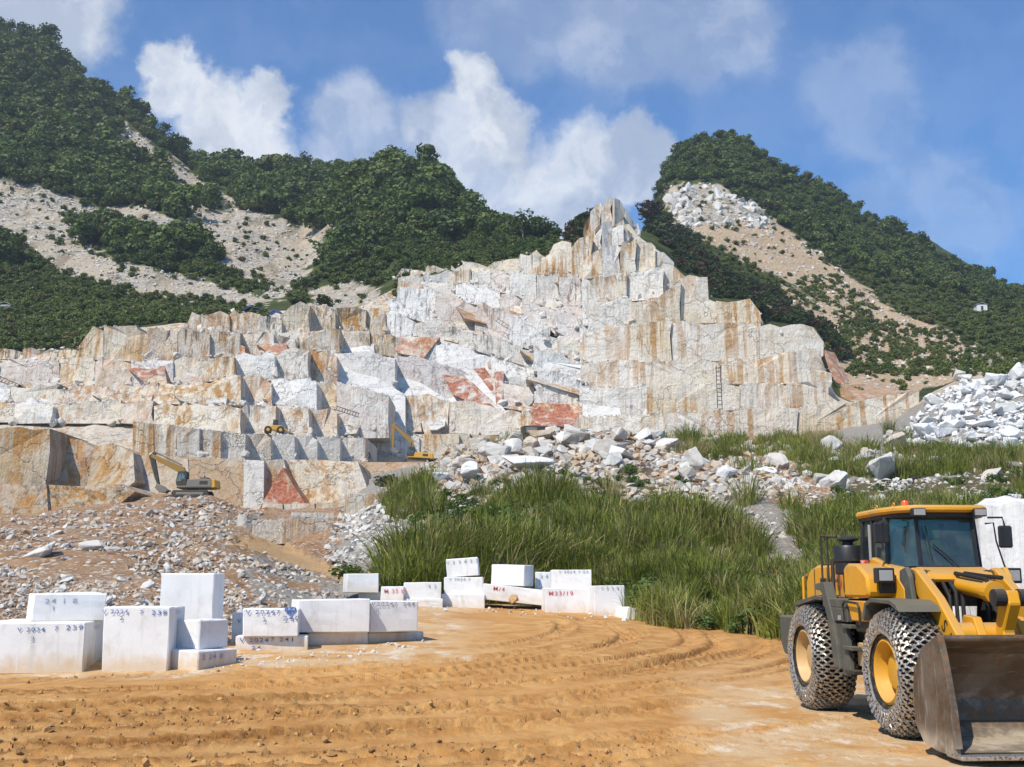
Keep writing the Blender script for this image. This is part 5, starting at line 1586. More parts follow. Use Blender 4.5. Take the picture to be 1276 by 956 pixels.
def mat_glass(n):
    n_ = n
    return (.02, .05, .045), .04
def glass_material(name, tint, refl=.25):
    m = bpy.data.materials.new(name)
    m.use_nodes = True
    n = Nodes(m.node_tree)
    tr = n.new('ShaderNodeBsdfTransparent', ins={'Color': tint})
    gl = n.new('ShaderNodeBsdfGlossy', ins={'Color': (.75, .92, .9), 'Roughness': .03})
    fr = n.new('ShaderNodeFresnel', ins={'IOR': 1.5})
    df = n.new('ShaderNodeBsdfDiffuse', ins={'Color': (.30, .36, .33)})
    nz = n.noise(n.pos(), 2.4, 5, .65)
    a = n.new('ShaderNodeMixShader', ins={0: n.math('ADD', fr, refl * .12), 1: tr, 2: gl})
    b = n.new('ShaderNodeMixShader', ins={0: n.ramp(nz, .35, .8, .05, .24), 1: a, 2: df})
    n.new('ShaderNodeOutputMaterial', None, ins={'Surface': b})
    return m
M_GLASS = glass_material('cab_glass', (.50, .72, .68))
def mat_beacon(n):
    return (.75, .10, .012), .25
M_BEACON = material('orange_beacon', mat_beacon)
def mat_lamp(n):
    f = n.noise(n.pos(), 60, 2, .5)
    return n.mix(f, (.20, .20, .20), (.42, .42, .41)), .2
M_LAMP = material('lamp_glass', mat_lamp)
M_INTERIOR = mat_paint('cab_interior', (.020, .021, .022), (.06, .055, .05), .2, .7)
M_HOSE = mat_paint('hose_rubber', (.010, .010, .010), (.08, .06, .04), .2, .6)
M_DARKRED = paint_mat('red_logo_paint', (.55, .05, .02))

# ------------------------------------------------------------------ wheel loader in the foreground
LO = Vector((5.371, 15.32, 0.0))
L_RZ = math.atan2(-.9977, .0675)
wl = empty('wheel_loader', LO, L_RZ)
tag(wl, 'yellow wheel loader with chained tyres and lowered bucket at the right', 'wheel loader')
WR = .745
def wheel_meshes():
    tp = [(.36, -.20), (.40, -.245), (.47, -.268), (.58, -.27), (.655, -.245), (.695, -.18), (.705, 0), (.695, .18), (.655, .245), (.58, .27), (.47, .268), (.40, .245), (.36, .20)]
    tyre = bm_lathe(tp, 56)
    rim = bm_lathe([(.375, -.20), (.385, -.245), (.355, -.262), (.335, -.235), (.325, -.15), (.312, -.135), (.302, -.075), (.255, -.055), (.235, -.085), (.20, -.10), (.195, -.15), (.12, -.165), (.001, -.165)], 48)
    for k in range(12):
        an = 2 * math.pi * k / 12
        c = Vector((math.cos(an) * .272, 0, math.sin(an) * .272))
        rim = bm_lathe([(.016, -.05), (.016, -.085), (.001, -.088)], 6, 'y', c, rim)
    back = bm_lathe([(.37, .19), (.34, .1), (.30, -.04), (.001, -.05)], 32, bm=rim)
    # chain net: staggered rings of links over sidewall and tread
    prof = [(.455, -.285), (.53, -.292), (.60, -.288), (.665, -.262), (.712, -.195), (.728, -.115), (.733, -.04), (.733, .04), (.728, .115), (.712, .195), (.665, .262), (.60, .288), (.53, .292)]
    pp = np.array(prof)
    L = np.concatenate([[0], np.cumsum(np.hypot(*np.diff(pp, axis=0).T))])
    rows = 15
    ss = np.linspace(0, L[-1], rows)
    pr = np.stack([np.interp(ss, L, pp[:, 0]), np.interp(ss, L, pp[:, 1])], -1)
    NA = 46
    rnd = np.random.default_rng(3)
    V, Fc = [], []
    def node(i, j):
        an = 2 * math.pi * (i + (.5 if j % 2 else 0)) / NA
        r_, y_ = pr[j]
        jit = rnd.normal(0, .004, 3)
        return np.array([math.cos(an) * r_, y_, math.sin(an) * r_]) + jit, an
    nodes = {(i, j): node(i, j) for i in range(NA) for j in range(rows)}
    def bar(a, b, w, t):
        d = b - a; ln = np.linalg.norm(d); d /= ln
        mid = (a + b) / 2
        nrm = np.array([mid[0], mid[1] * 1.6 if abs(mid[1]) > .2 else 0, mid[2]]); nrm /= np.linalg.norm(nrm)
        s = np.cross(d, nrm); s /= np.linalg.norm(s)
        base = len(V)
        for e, k in ((a - d * .006, 1), (b + d * .006, 1)):
            for cs, cn in ((-1, -1), (1, -1), (.7, 1), (-.7, 1)):
                V.append(e + s * w * cs + nrm * t * cn)
        for q in ([0, 1, 2, 3], [7, 6, 5, 4], [0, 4, 5, 1], [1, 5, 6, 2], [2, 6, 7, 3], [3, 7, 4, 0]):
            Fc.append([base + k for k in q])
    for j in range(rows - 1):
        for i in range(NA):
            a = nodes[(i, j)][0]
            i2 = i if j % 2 == 0 else (i + 1) % NA
            b1 = nodes[(i, j + 1)][0]
            b2 = nodes[((i - 1) % NA, j + 1)][0] if j % 2 == 0 else nodes[(i2, j + 1)][0]
            bar(a, b1, .0115, .013); bar(a, b2, .0115, .013)
        if 0 < j < rows - 1:
            for i in range(NA):   # upright links that stand proud and are worn bright
                a, an = nodes[(i, j)]
                tdir = np.array([-math.sin(an), 0, math.cos(an)])
                rad = np.array([math.cos(an), 0, math.sin(an)]) * .008
                bar(a - tdir * .020 + rad, a + tdir * .020 + rad, .016, .017)
    for j in (0, rows - 1):
        for i in range(NA):
            bar(nodes[(i, j)][0], nodes[((i + 1) % NA, j)][0], .014, .014)
    return tyre, rim, np.array(V), np.array(Fc)
tyre_bm, rim_bm, cv, cf = wheel_meshes()
def to_mesh(name, bm, mat, angle=40):
    me = bpy.data.meshes.new(name); bm.to_mesh(me); bm.free()
    me.polygons.foreach_set('use_smooth', [True] * len(me.polygons)); me.set_sharp_from_angle(angle=math.radians(angle))
    me.materials.append(mat); return me
tyre_me = to_mesh('tyre', tyre_bm, M_RUBBER)
rim_me = to_mesh('rim', rim_bm, M_RIM)
rim_me2 = rim_me.copy(); rim_me2.materials.clear(); rim_me2.materials.append(M_RIMDIRTY)
chain_me = np_mesh('tyre_chain', cv, cf, smooth=False); chain_me.materials.append(M_CHAIN)
for (wx, wy, rz, rm, spin, lb) in ((1.5, -.775, 0, rim_me, .3, None), (-1.5, -.775, 0, rim_me2, 1.1, None), (1.5, .775, math.pi, rim_me, .7, None), (-1.5, .775, math.pi, rim_me2, .2, None)):
    w = empty('wheel', (wx, wy, WR), rz, wl)
    data_object('tyre', tyre_me, w)
    r_ = data_object('rim', rm, w)
    if rm is rim_me2: r_['label'] = 'rear rim caked in pale mud'
    c = data_object('tyre_chain', chain_me, w, rot=(0, spin, 0))
    c['kind'] = 'stuff'
# rear frame, counterweight and axles
bm = bm_box(-2.15, .25, -.42, .42, .62, 1.42, .03)
bm = bm_box(.25, 1.2, -.30, .30, .60, 1.05, .03, bm=bm)
part('rear_frame', bm, M_DARK, wl)
part('counterweight', bm_prism([(-2.72, 1.30), (-1.98, 1.30), (-1.98, .95), (-2.12, .70), (-2.55, .72), (-2.72, .90)], -1.0, 1.0, .025), M_GREY, wl)
part('axle', bm_lathe([(.14, -.6), (.20, -.25), (.22, 0), (.20, .25), (.14, .6)], 16, 'y', (-1.5, 0, WR)), M_DARK, wl, True)
part('axle', bm_lathe([(.14, -.6), (.20, -.25), (.22, 0), (.20, .25), (.14, .6)], 16, 'y', (1.5, 0, WR)), M_DARK, wl, True)
# engine hood
hood = part('engine_hood', bm_prism([(-2.42, 1.36), (-.26, 1.36), (-.26, 2.00), (-.5, 2.06), (-1.9, 2.06), (-2.25, 1.99), (-2.40, 1.82)], -.66, .66, .05), M_YELLOW, wl)
for x0, x1, z0, z1 in ((-1.72, -1.46, 1.66, 1.86), (-1.74, -1.48, 1.42, 1.60)):
    part('vent', bm_box(x0, x1, -.668, -.64, z0, z1, .004), M_BLACK, hood)
part('hood_seam', bm_box(-1.98, -1.965, -.669, -.63, 1.38, 2.0, .002), M_DARK, hood)
part('grille', bm_box(-2.45, -2.36, -.5, .5, 1.42, 1.85, .01), M_BLACK, hood)
part('tail_rail', bm_tube([(-2.42, -.62, 1.92), (-2.46, -.68, 1.88), (-2.46, -.68, 1.38)], .022), M_YELLOW, hood)
for body, x_, m in (('S', -1.20, M_BLACK), ('D', -.93, M_DARKRED), ('L', -.68, M_BLACK), ('G', -.42, M_DARKRED)):
    lettering(hood, body, m, (x_, -.664, 1.70), (1, 0, 0), (0, 0, 1), .22, .95)
# pre-cleaner tower with rain cap
pc = part('air_precleaner', bm_lathe([(.001, 1.90), (.17, 1.90), (.185, 1.92), (.185, 2.06), (.20, 2.075), (.20, 2.27), (.185, 2.295), (.085, 2.30), (.075, 2.35), (.11, 2.355), (.15, 2.37), (.15, 2.39), (.10, 2.425), (.001, 2.435)], 28, 'z', (-.42, -.70, 0)), M_BLACK, wl, True, angle=35)
part('clamp_band', bm_lathe([(.190, 2.085), (.206, 2.085), (.206, 2.105), (.190, 2.105)], 28, 'z', (-.42, -.70, 0)), M_DARK, pc)
part('mount', bm_tube([(-.42, -.70, 1.92), (-.42, -.70, 1.55)], .025), M_DARK, pc)
# walkway, sloping rail plate and steps on the near side
wk = part('walkway', bm_box(-.75, .20, -.98, -.55, 1.46, 1.58, .012), M_GREY, wl)
part('walkway_rear_wall', bm_box(-.72, .12, -.64, -.60, 1.58, 1.86, .006), M_GREY, wk)
part('side_panel', bm_prism([(-.55, 1.46), (.20, 1.46), (.20, 1.28), (-.38, 1.28)], -.985, -.90, .008), M_GREY, wl)
part('slope_rail', bm_prism([(-1.02, 1.78), (-.62, 1.80), (-.30, 1.28), (-.14, .66), (-.36, .66), (-.50, 1.24), (-.74, 1.68), (-1.02, 1.70)], -1.0, -.86, .008), M_GREY, wl)
part('ladder_plate', bm_prism([(-.30, 1.26), (.05, 1.26), (.16, .58), (-.12, .58)], -.96, -.90, .006), M_GREY, wl)
for k, z in enumerate((.62, .92, 1.20)):
    part('step', bm_box(-.02 + .03 * (2 - k), .34 + .02 * (2 - k), -1.0, -.72, z, z + .05, .006), M_GREY if k else M_DARK, wl)
part('hydraulic_block', bm_box(.16, .34, -.86, -.66, .72, 1.02, .01), M_RIMDIRTY, wl)
part('marker_lamp', bm_box(-.10, -.02, -1.01, -.985, 1.30, 1.36, .004), M_LAMP, wl)
part('wheel_arch', bm_prism([(-2.0, 1.50), (-1.0, 1.62), (-.76, 1.60), (-.76, 1.55), (-1.0, 1.56), (-1.98, 1.44)], -1.0, -.62, .005), M_GREY, wl)
part('wheel_arch', bm_prism([(-2.0, 1.50), (-1.0, 1.62), (-.76, 1.60), (-.76, 1.55), (-1.0, 1.56), (-1.98, 1.44)], .62, 1.0, .005), M_GREY, wl)
rail = bm_tube([(-1.28, -.78, 1.70), (-1.28, -.78, 2.43), (-1.25, -.78, 2.46), (-.62, -.78, 2.42)], .016)
rail = bm_tube([(-1.02, -.78, 1.72), (-1.02, -.78, 2.44)], .016, bm=rail)
rail = bm_tube([(-.78, -.80, 1.62), (-.78, -.80, 2.12)], .028, bm=rail)
rail = bm_tube([(-1.28, -.78, 2.05), (-.78, -.79, 2.05)], .012, bm=rail)
part('handrail', rail, M_DARK, wl)
# yellow side tank ahead of the walkway and the access panel under it
tk = part('side_tank', bm_prism([(.14, 1.60), (.14, 1.98), (.24, 2.04), (.62, 2.03), (.86, 1.92), (.95, 1.86), (.97, 1.64), (.90, 1.60)], -.99, -.58, .035), M_YELLOW, wl, True, angle=30)
part('filler_cap', bm_lathe([(.05, 2.03), (.055, 2.08), (.001, 2.085)], 14, 'z', (.26, -.74, 0)), M_DARKRED, tk)
part('tank_shoulder', bm_prism([(.10, 2.00), (.30, 2.12), (.95, 1.98), (1.30, 1.72), (1.30, 1.56), (.10, 1.56)], -.66, -.44, .02), M_YELLOW, wl)
ap = part('access_panel', bm_prism([(.16, 1.56), (.90, 1.56), (.80, 1.30), (.30, 1.30)], -.97, -.60, .015), M_YELLOW, wl)
part('grab_handle', bm_tube([(.12, -1.0, 1.30), (.14, -1.02, 1.50), (.22, -1.02, 1.55), (.66, -1.02, 1.53), (.72, -1.02, 1.48), (.68, -1.0, 1.26)], .016), M_DARK, ap)
part('belly_plate', bm_box(.30, .82, -.92, -.5, 1.16, 1.31, .02), M_BLACK, wl)
# front fender
for s in (-1, 1):
    fd = bm_prism([(.90, 1.34), (1.00, 1.54), (1.20, 1.60), (1.80, 1.585), (1.98, 1.53), (2.06, 1.45), (1.98, 1.47), (1.78, 1.535), (1.22, 1.55), (1.04, 1.50), (.96, 1.32)], min(s * 1.06, s * .48), max(s * 1.06, s * .48), .006)
    part('front_fender', fd, M_GREY, wl)
# cab
C_PLAN = [(-.22, -.58), (.72, -.60), (1.14, -.36), (1.14, .36), (.72, .60), (-.22, .58)]
cab = part('cab', bm_prism(C_PLAN, 1.50, 1.98, .02, axis='z'), M_GREY, wl)
part('cab_floor', bm_prism([(x * .97, y * .95) for x, y in C_PLAN], 1.985, 2.0, 0, axis='z'), M_INTERIOR, cab)
roof_plan = [(-.30, -.62), (.60, -.66), (1.02, -.60), (1.24, -.44), (1.26, .44), (1.02, .60), (.6, .66), (-.30, .62)]
roof = part('roof', bm_prism(roof_plan, 2.655, 2.745, .03, axis='z'), M_YELLOW, cab, True, angle=30)
part('roof_lining', bm_prism([(x * .95, y * .93) for x, y in roof_plan], 2.60, 2.66, .01, axis='z'), M_BLACK, cab)
def pillar(a, b, r=.035, name='pillar'):
    return part(name, bm_tube([a, b], r, 6), M_BLACK, cab)
B = lambda i, z, k=1.0: (C_PLAN[i][0] * k, C_PLAN[i][1] * k, z)
top_in = [(-.20, -.55), (.66, -.57), (1.06, -.36), (1.06, .36), (.66, .57), (-.20, .55)]
for i in range(6):
    pillar((C_PLAN[i][0], C_PLAN[i][1], 1.96), (top_in[i][0], top_in[i][1], 2.62), .03 if i in (2, 3) else .038)
pillar((.18, -.595, 1.96), (.17, -.565, 2.62), .034)
part('door_frame', bm_box(.20, .70, -.615, -.58, 1.55, 1.99, .01), M_GREY, cab)
part('door_hinge', bm_lathe([(.022, 2.08), (.022, 2.55)], 8, 'z', (.175, -.615, 0)), M_LAMP, cab)
def pane(i, j, name='window', label=None, z0=1.99, z1=2.60, inset=.0):
    a, b = C_PLAN[i], C_PLAN[j]; c, d = top_in[j], top_in[i]
    v = [(a[0], a[1], z0), (b[0], b[1], z0), (c[0], c[1], z1), (d[0], d[1], z1)]
    vv = [Vector(p) for p in v]
    nrm = (vv[1] - vv[0]).cross(vv[3] - vv[0]).normalized() * .006
    vs = [p + nrm for p in vv] + [p - nrm for p in vv]
    o = mesh_object(name, vs, [[0, 1, 2, 3], [7, 6, 5, 4], [0, 4, 5, 1], [1, 5, 6, 2], [2, 6, 7, 3], [3, 7, 4, 0]], M_GLASS, cab)
    if label: o['label'] = label
for i, j, nm in ((0, 1, 'side_window'), (1, 2, 'corner_window'), (2, 3, 'windscreen'), (3, 4, 'corner_window'), (4, 5, 'side_window'), (5, 0, 'rear_window')):
    pane(i, j, nm)
part('cowl', bm_prism([(.80, 1.98), (1.20, 1.98), (1.42, 1.90), (1.46, 1.80), (.9, 1.74)], -.42, .44, .03), M_YELLOW, cab, True, angle=30)
seat = part('seat', bm_box(-.02, .42, -.24, .24, 2.0, 2.14, .05, 2), M_INTERIOR, cab)
part('seat_back', bm_box(-.10, .04, -.23, .23, 2.10, 2.52, .05, 2), M_INTERIOR, seat)
sw = part('steering_column', bm_tube([(.98, .02, 1.98), (.74, .02, 2.22)], .04, 8), M_INTERIOR, cab)
ring = [(.74 + .10 * math.cos(a) * .6, .02 + .19 * math.sin(a), 2.24 + .10 * math.cos(a)) for a in np.linspace(0, 2 * math.pi, 22)]
part('steering_wheel', bm_tube(ring, .014, 6, cap=False), M_BLACK, sw)
part('console', bm_box(.1, .7, -.52, -.36, 2.0, 2.22, .02), M_INTERIOR, cab)
part('rear_bulkhead', bm_box(-.18, -.13, -.52, .52, 2.0, 2.16, .01), M_INTERIOR, cab)
for y0 in (-.40, .38):
    wl_ = part('work_light', bm_box(1.20, 1.29, y0 - .085, y0 + .085, 2.60, 2.70, .01), M_BLACK, roof)
    part('lens', bm_box(1.286, 1.296, y0 - .072, y0 + .072, 2.613, 2.688, .002), M_LAMP, wl_)
part('beacon', bm_lathe([(.055, 2.745), (.055, 2.765), (.05, 2.775), (.048, 2.81), (.036, 2.832), (.001, 2.838)], 18, 'z', (.72, -.34, 0)), M_BEACON, roof, True)
for x_, y_ in ((.05, -.45), (.50, -.40)):
    part('lifting_eye', bm_tube([(x_ + .035 * math.cos(a), y_, 2.785 + .035 * math.sin(a)) for a in np.linspace(0, 2 * math.pi, 12)], .009, 6, cap=False), M_YELLOW, roof)
mr = bm_tube([(.86, -.58, 2.60), (.90, -.70, 2.60), (.90, -.74, 2.52), (.90, -.74, 2.20)], .013, 6)
mr = part('mirror_arm', mr, M_BLACK, cab)
part('mirror', bm_box(.86, .90, -.84, -.64, 2.28, 2.54, .015), M_BLACK, mr)
mr = part('mirror_arm', bm_tube([(1.06, .58, 2.60), (1.08, .76, 2.60), (1.08, .78, 2.52), (1.08, .78, 2.42)], .014, 6), M_BLACK, cab)
part('mirror', bm_box(1.04, 1.09, .70, .88, 2.22, 2.50, .02), M_BLACK, mr)
part('mirror_stay', bm_tube([(1.1, .52, 2.52), (1.12, .62, 2.53), (1.14, .63, 2.3), (1.2, .68, 2.0), (1.25, .72, 1.86)], .012, 6), M_BLACK, cab)
part('wiper', bm_tube([(1.20, .10, 1.98), (1.165, -.10, 2.18), (1.16, -.20, 2.26)], .010, 5), M_BLACK, cab)
part('wiper', bm_tube([(1.17, -.22, 2.05), (1.155, -.24, 2.2), (1.13, -.27, 2.5)], .008, 5), M_BLACK, cab)
hl = part('headlamp', bm_box(1.02, 1.14, -.93, -.70, 1.78, 1.97, .012), M_BLACK, wl)
part('lens', bm_box(1.138, 1.15, -.90, -.73, 1.81, 1.94, .003), M_LAMP, hl)
part('bracket', bm_box(.94, 1.04, -.84, -.56, 1.66, 1.79, .01), M_BLACK, hl)
hl = part('headlamp', bm_box(1.02, 1.14, .70, .93, 1.78, 1.97, .012), M_BLACK, wl)
part('lens', bm_box(1.138, 1.15, .73, .90, 1.81, 1.94, .003), M_LAMP, hl)
# front frame, lift arms, linkage and bucket
ff = part('front_frame', bm_box(.85, 2.0, -.40, .40, .60, 1.10, .04), M_DARK, wl)
for s in (-1, 1):
    part('tower_plate', bm_prism([(1.02, 1.05), (1.16, 1.94), (1.34, 1.98), (1.44, 1.86), (1.62, 1.05)], s * .62 - .03, s * .62 + .03, .012), M_GREY if s < 0 else M_YELLOW, ff)
    part('tower_plate', bm_prism([(1.02, 1.05), (1.18, 1.90), (1.34, 1.94), (1.46, 1.82), (1.70, 1.05)], s * .36 - .03, s * .36 + .03, .012), M_DARK, ff)
    arm = part('lift_arm', bm_prism([(1.20, 1.86), (1.28, 1.97), (1.42, 1.95), (1.95, 1.62), (2.42, 1.20), (2.62, .68), (2.66, .38), (2.56, .30), (2.46, .38), (2.38, .68), (2.10, 1.10), (1.70, 1.40), (1.26, 1.76)], s * .50 - .055, s * .50 + .055, .015), M_YELLOW, wl)
    part('pivot_pin', bm_lathe([(.001, -.12), (.085, -.12), (.085, .12), (.001, .12)], 16, 'y', (1.32, s * .50, 1.86)), M_DARK, arm)
    part('lift_cylinder', bm_tube([(1.25, s * .50, .95), (1.9, s * .50, 1.12)], .07, 10), M_YELLOW, ff)
    if s < 0:
        for ch, px_, pz_ in (('S', 2.06, 1.25), ('D', 2.20, 1.08)):
            lettering(arm, ch, M_BLACK, (px_, -.5555, pz_), (.62, 0, -.78), (.78, 0, .62), .17, .95)
part('cross_tube', bm_lathe([(.14, -.46), (.14, .46)], 18, 'y', (2.22, 0, 1.20)), M_YELLOW, wl, True)
part('crank_bracket', bm_prism([(1.95, 1.20), (2.05, 1.42), (2.30, 1.40), (2.48, 1.10), (2.30, 1.0)], -.30, -.20, .012), M_YELLOW, wl)
part('crank_bracket', bm_prism([(1.95, 1.20), (2.05, 1.42), (2.30, 1.40), (2.48, 1.10), (2.30, 1.0)], .20, .30, .012), M_YELLOW, wl)
bc = part('bell_crank', bm_prism([(2.50, 1.70), (2.66, 1.70), (2.70, 1.55), (2.52, 1.25), (2.62, .80), (2.50, .74), (2.30, 1.10), (2.36, 1.36)], -.07, .07, .015), M_YELLOW, wl)
part('crank_pin', bm_lathe([(.001, -.20), (.095, -.20), (.095, -.08), (.07, -.08), (.07, .08), (.095, .08), (.095, .20), (.001, .20)], 16, 'y', (2.60, 0, 1.62)), M_DARK, bc)
tc = part('tilt_cylinder', bm_tube([(1.38, 0, 1.76), (2.20, 0, 1.68)], .105, 18), M_YELLOW, wl, True)
part('gland', bm_tube([(2.12, 0, 1.688), (2.26, 0, 1.675)], .125, 18), M_YELLOW, tc)
part('rod', bm_tube([(2.22, 0, 1.68), (2.60, 0, 1.63)], .055, 12), M_CHAIN, tc)
part('rear_eye', bm_lathe([(.001, -.13), (.10, -.13), (.10, .13), (.001, .13)], 14, 'y', (1.36, 0, 1.76)), M_DARK, tc)
part('oil_pipe', bm_tube([(1.42, -.06, 1.90), (1.8, -.06, 1.86), (2.18, -.05, 1.82), (2.20, -.04, 1.74)], .025, 8), M_HOSE, tc)
part('oil_pipe', bm_tube([(1.42, .06, 1.90), (1.9, .08, 1.86), (2.28, .08, 1.84)], .025, 8), M_HOSE, tc)
for k, (y_, s_) in enumerate(((-.26, 0), (-.18, .06), (-.10, .02), (.20, .05))):
    part('hose', bm_tube([(1.12 + s_, y_, 1.90), (1.34, y_ + .03, 1.88), (1.55, y_ + .05, 1.62 + s_), (1.62, y_ + .02, 1.30), (1.50, y_, 1.05)], .026, 8), M_HOSE, wl, True)
# bucket
def bucket():
    back = [(3.46, 1.17), (3.10, 1.02), (2.90, .78), (2.82, .50), (2.86, .26), (3.02, .10), (3.30, .055), (3.72, .045)]
    inner = [(3.74, .065), (3.32, .085), (3.06, .13), (2.91, .28), (2.87, .50), (2.945, .76), (3.13, .985), (3.47, 1.135)]
    b = bm_prism(back + inner, -1.16, 1.16, .004)
    return part('bucket', b, M_BUCKET, wl)
bk = bucket()
for s in (-1, 1):
    pl_ = part('side_plate', bm_prism([(3.48, 1.19), (3.08, 1.05), (2.86, .80), (2.78, .50), (2.82, .24), (3.0, .07), (3.30, .022), (3.76, .015), (3.76, .16), (3.69, .48), (3.58, .90)], s * 1.19 - .025, s * 1.19 + .025, .006), M_BUCKET, bk)
    part('wear_edge', bm_prism([(3.755, .10), (3.79, .10), (3.73, .50), (3.61, .95), (3.52, 1.20), (3.48, 1.19), (3.58, .90), (3.69, .48)], s * 1.19 - .034, s * 1.19 + .034, .004), M_BUCKET, bk)
part('cutting_edge', bm_box(3.56, 3.90, -1.23, 1.23, .005, .045, .008), M_CHAIN, bk)
bk.location = (-.12, 0, .055)
part('top_lip', bm_tube([(3.47, -1.2, 1.16), (3.47, 1.2, 1.16)], .035, 10), M_BUCKET, bk)
part('back_bracket', bm_box(2.62, 2.84, -.62, -.38, .2, .62, .02), M_YELLOW, bk)
part('back_bracket', bm_box(2.60, 2.84, .38, .62, .2, .62, .02), M_YELLOW, bk)
part('rib', bm_box(2.70, 2.86, -.12, .12, .5, .72, .02), M_YELLOW, bk)
# ------------------------------------------------------------------ excavators working on the quarry floor
M_EXYEL = mat_paint('excavator_yellow', (.60, .33, .03), DUST, .45, scale=1.0)
M_EXDARK = mat_paint('excavator_dark', (.035, .033, .03), (.22, .16, .10), .4, .6, scale=1.0)
M_EXGREY = mat_paint('excavator_grey', (.17, .16, .14), DUST, .4, .6, scale=1.0)
M_EXBOOM = mat_paint('excavator_boom', (.30, .17, .03), (.16, .11, .06), .5, scale=1.0)
def excavator(px, py, facing_tilt, s, label, knee, tip, stick_end, bucket_curl, body_color, yaw=0.0, at=None):
    """Excavator facing left as seen; s is metres per modelling unit of about one metre."""
    x, y, z = hit([px], [py], 100, 260) if at is None else ([at[0]], [at[1]], [at[2]])
    root = empty('excavator', (x[0], y[0], z[0]), yaw)
    root.scale = (s, s, s)
    tag(root, label, 'excavator')
    # local x: positive = forward (drawn to the left), so flip through rotation by pi
    root.rotation_euler = (0, facing_tilt, math.pi + yaw)
    for yy in (-1.25, .75):
        tr = part('track', bm_prism([(-1.9, .15), (-2.05, .45), (-1.85, .8), (1.85, .8), (2.05, .45), (1.9, .15), (1.6, 0), (-1.6, 0)], yy, yy + .5, .05), M_EXDARK, root)
        part('track_frame', bm_box(-1.5, 1.5, yy + .06 - .1, yy + .44 + .1, .28, .56, .03), M_EXGREY, tr)
    part('slew_ring', bm_lathe([(.6, .75), (.6, .98)], 18, 'z'), M_EXDARK, root)
    up = part('upper_body', bm_prism([(-2.3, 1.0), (1.5, 1.0), (1.5, 1.25), (.45, 1.3), (.35, 1.95), (-1.2, 2.05), (-2.1, 2.0), (-2.35, 1.7)], -1.2, 1.2, .05), body_color, root)
    part('counterweight', bm_prism([(-2.75, 1.1), (-2.3, 1.02), (-2.3, 2.02), (-2.65, 1.95)], -1.18, 1.18, .06), M_EXYEL, up)
    part('louvre', bm_box(-1.9, -1.0, 1.19, 1.215, 1.4, 1.8, .01), M_EXDARK, up)
    part('belt_line', bm_box(-2.3, 1.45, 1.195, 1.212, 1.02, 1.16, .005), M_EXDARK, up)
    part('exhaust', bm_lathe([(.08, 2.0), (.08, 2.45)], 8, 'z', (-1.3, .3, 0)), M_EXDARK, up)
    part('engine_cover', bm_box(-1.75, -.9, -.5, .8, 2.0, 2.22, .05), M_EXDARK, up)
    cab_ = part('cab', bm_prism([(.42, 1.28), (1.52, 1.28), (1.62, 1.75), (1.38, 2.85), (.55, 2.9), (.42, 2.7)], .18, 1.2, .05), M_EXDARK, root)
    part('door_glass', bm_prism([(.60, 1.95), (.98, 1.95), (.98, 2.68), (.66, 2.70)], 1.19, 1.225, .005), M_GLASS_SOLID, cab_)
    part('front_glass', bm_prism([(1.06, 1.75), (1.50, 1.78), (1.32, 2.66), (1.06, 2.68)], 1.19, 1.225, .005), M_GLASS_SOLID, cab_)
    def beam(name, pts, w, y0, y1, mat, parent):
        v = [Vector((p[0], 0, p[1])) for p in pts]
        L, R = [], []
        for i, p in enumerate(v):
            d = (v[min(i + 1, len(v) - 1)] - v[max(i - 1, 0)]).normalized()
            nn = Vector((-d.z, 0, d.x))
            L.append(p + nn * w[i]); R.append(p - nn * w[i])
        prof = [(q.x, q.z) for q in L] + [(q.x, q.z) for q in R[::-1]]
        return part(name, bm_prism(prof, y0, y1, .03), mat, parent)
    boom = beam('boom', [(.55, 1.35), knee, tip], [.26, .40, .20], -.35, .15, M_EXBOOM, root)
    part('boom_cylinder', bm_tube([(1.3, .2, 1.3), (knee[0] * 1.02, .2, knee[1] - .1)], .10, 8), M_EXGREY, boom)
    part('boom_cylinder', bm_tube([(1.3, -.42, 1.3), (knee[0] * 1.02, -.42, knee[1] - .1)], .10, 8), M_EXGREY, boom)
    stick = beam('stick', [(tip[0] - .35, tip[1] + .35), tip, stick_end], [.14, .30, .14], -.28, .08, M_EXBOOM if body_color is M_EXYEL else M_EXDARK, root)
    part('stick_cylinder', bm_tube([(knee[0], -.1, knee[1] + .55), (tip[0] - .3, -.1, tip[1] + .42)], .09, 8), M_EXGREY, stick)
    part('bucket_cylinder', bm_tube([(tip[0] + .30, -.1, tip[1] - .1), (stick_end[0] + .35, -.1, stick_end[1] + .5)], .07, 8), M_EXGREY, stick)
    ex, ez = stick_end
    bk_ = part('bucket', bm_prism([(ex + .1, ez + .1), (ex - .55 * bucket_curl, ez - .15), (ex - 1.15 * bucket_curl, ez - .65), (ex - .9 * bucket_curl, ez - .95), (ex - .2 * bucket_curl, ez - .85), (ex + .25, ez - .4)], -.62, .42, .03), M_EXGREY, root)
    part('teeth_bar', bm_box(ex - 1.2 * bucket_curl - .08, ex - 1.2 * bucket_curl + .08, -.62, .42, ez - .76, ez - .62, .02), M_EXDARK, bk_)
    return root
def mat_solidglass(n):
    f = n.noise(n.pos(), .8, 3, .6)
    return n.mix(n.ramp(f, .4, .6), (.03, .05, .055), (.16, .22, .23)), .12
M_GLASS_SOLID = material('machine_glass', mat_solidglass)
excavator(240, 621, 0.0, 1.0, 'grey and yellow excavator digging on the lower left quarry floor', (1.35, 3.1), (4.75, 4.7), (3.85, 1.5), 1.0, M_EXGREY)
excavator(517, 574, -.05, .92, 'yellow excavator with raised boom on the middle quarry floor', (1.15, 3.9), (4.3, 6.5), (4.15, 2.7), 1.0, M_EXYEL, at=P(517, 577, TERRACE_Y)[:1] + (TERRACE_Y + 3.0,) + P(517, 577, TERRACE_Y)[2:])

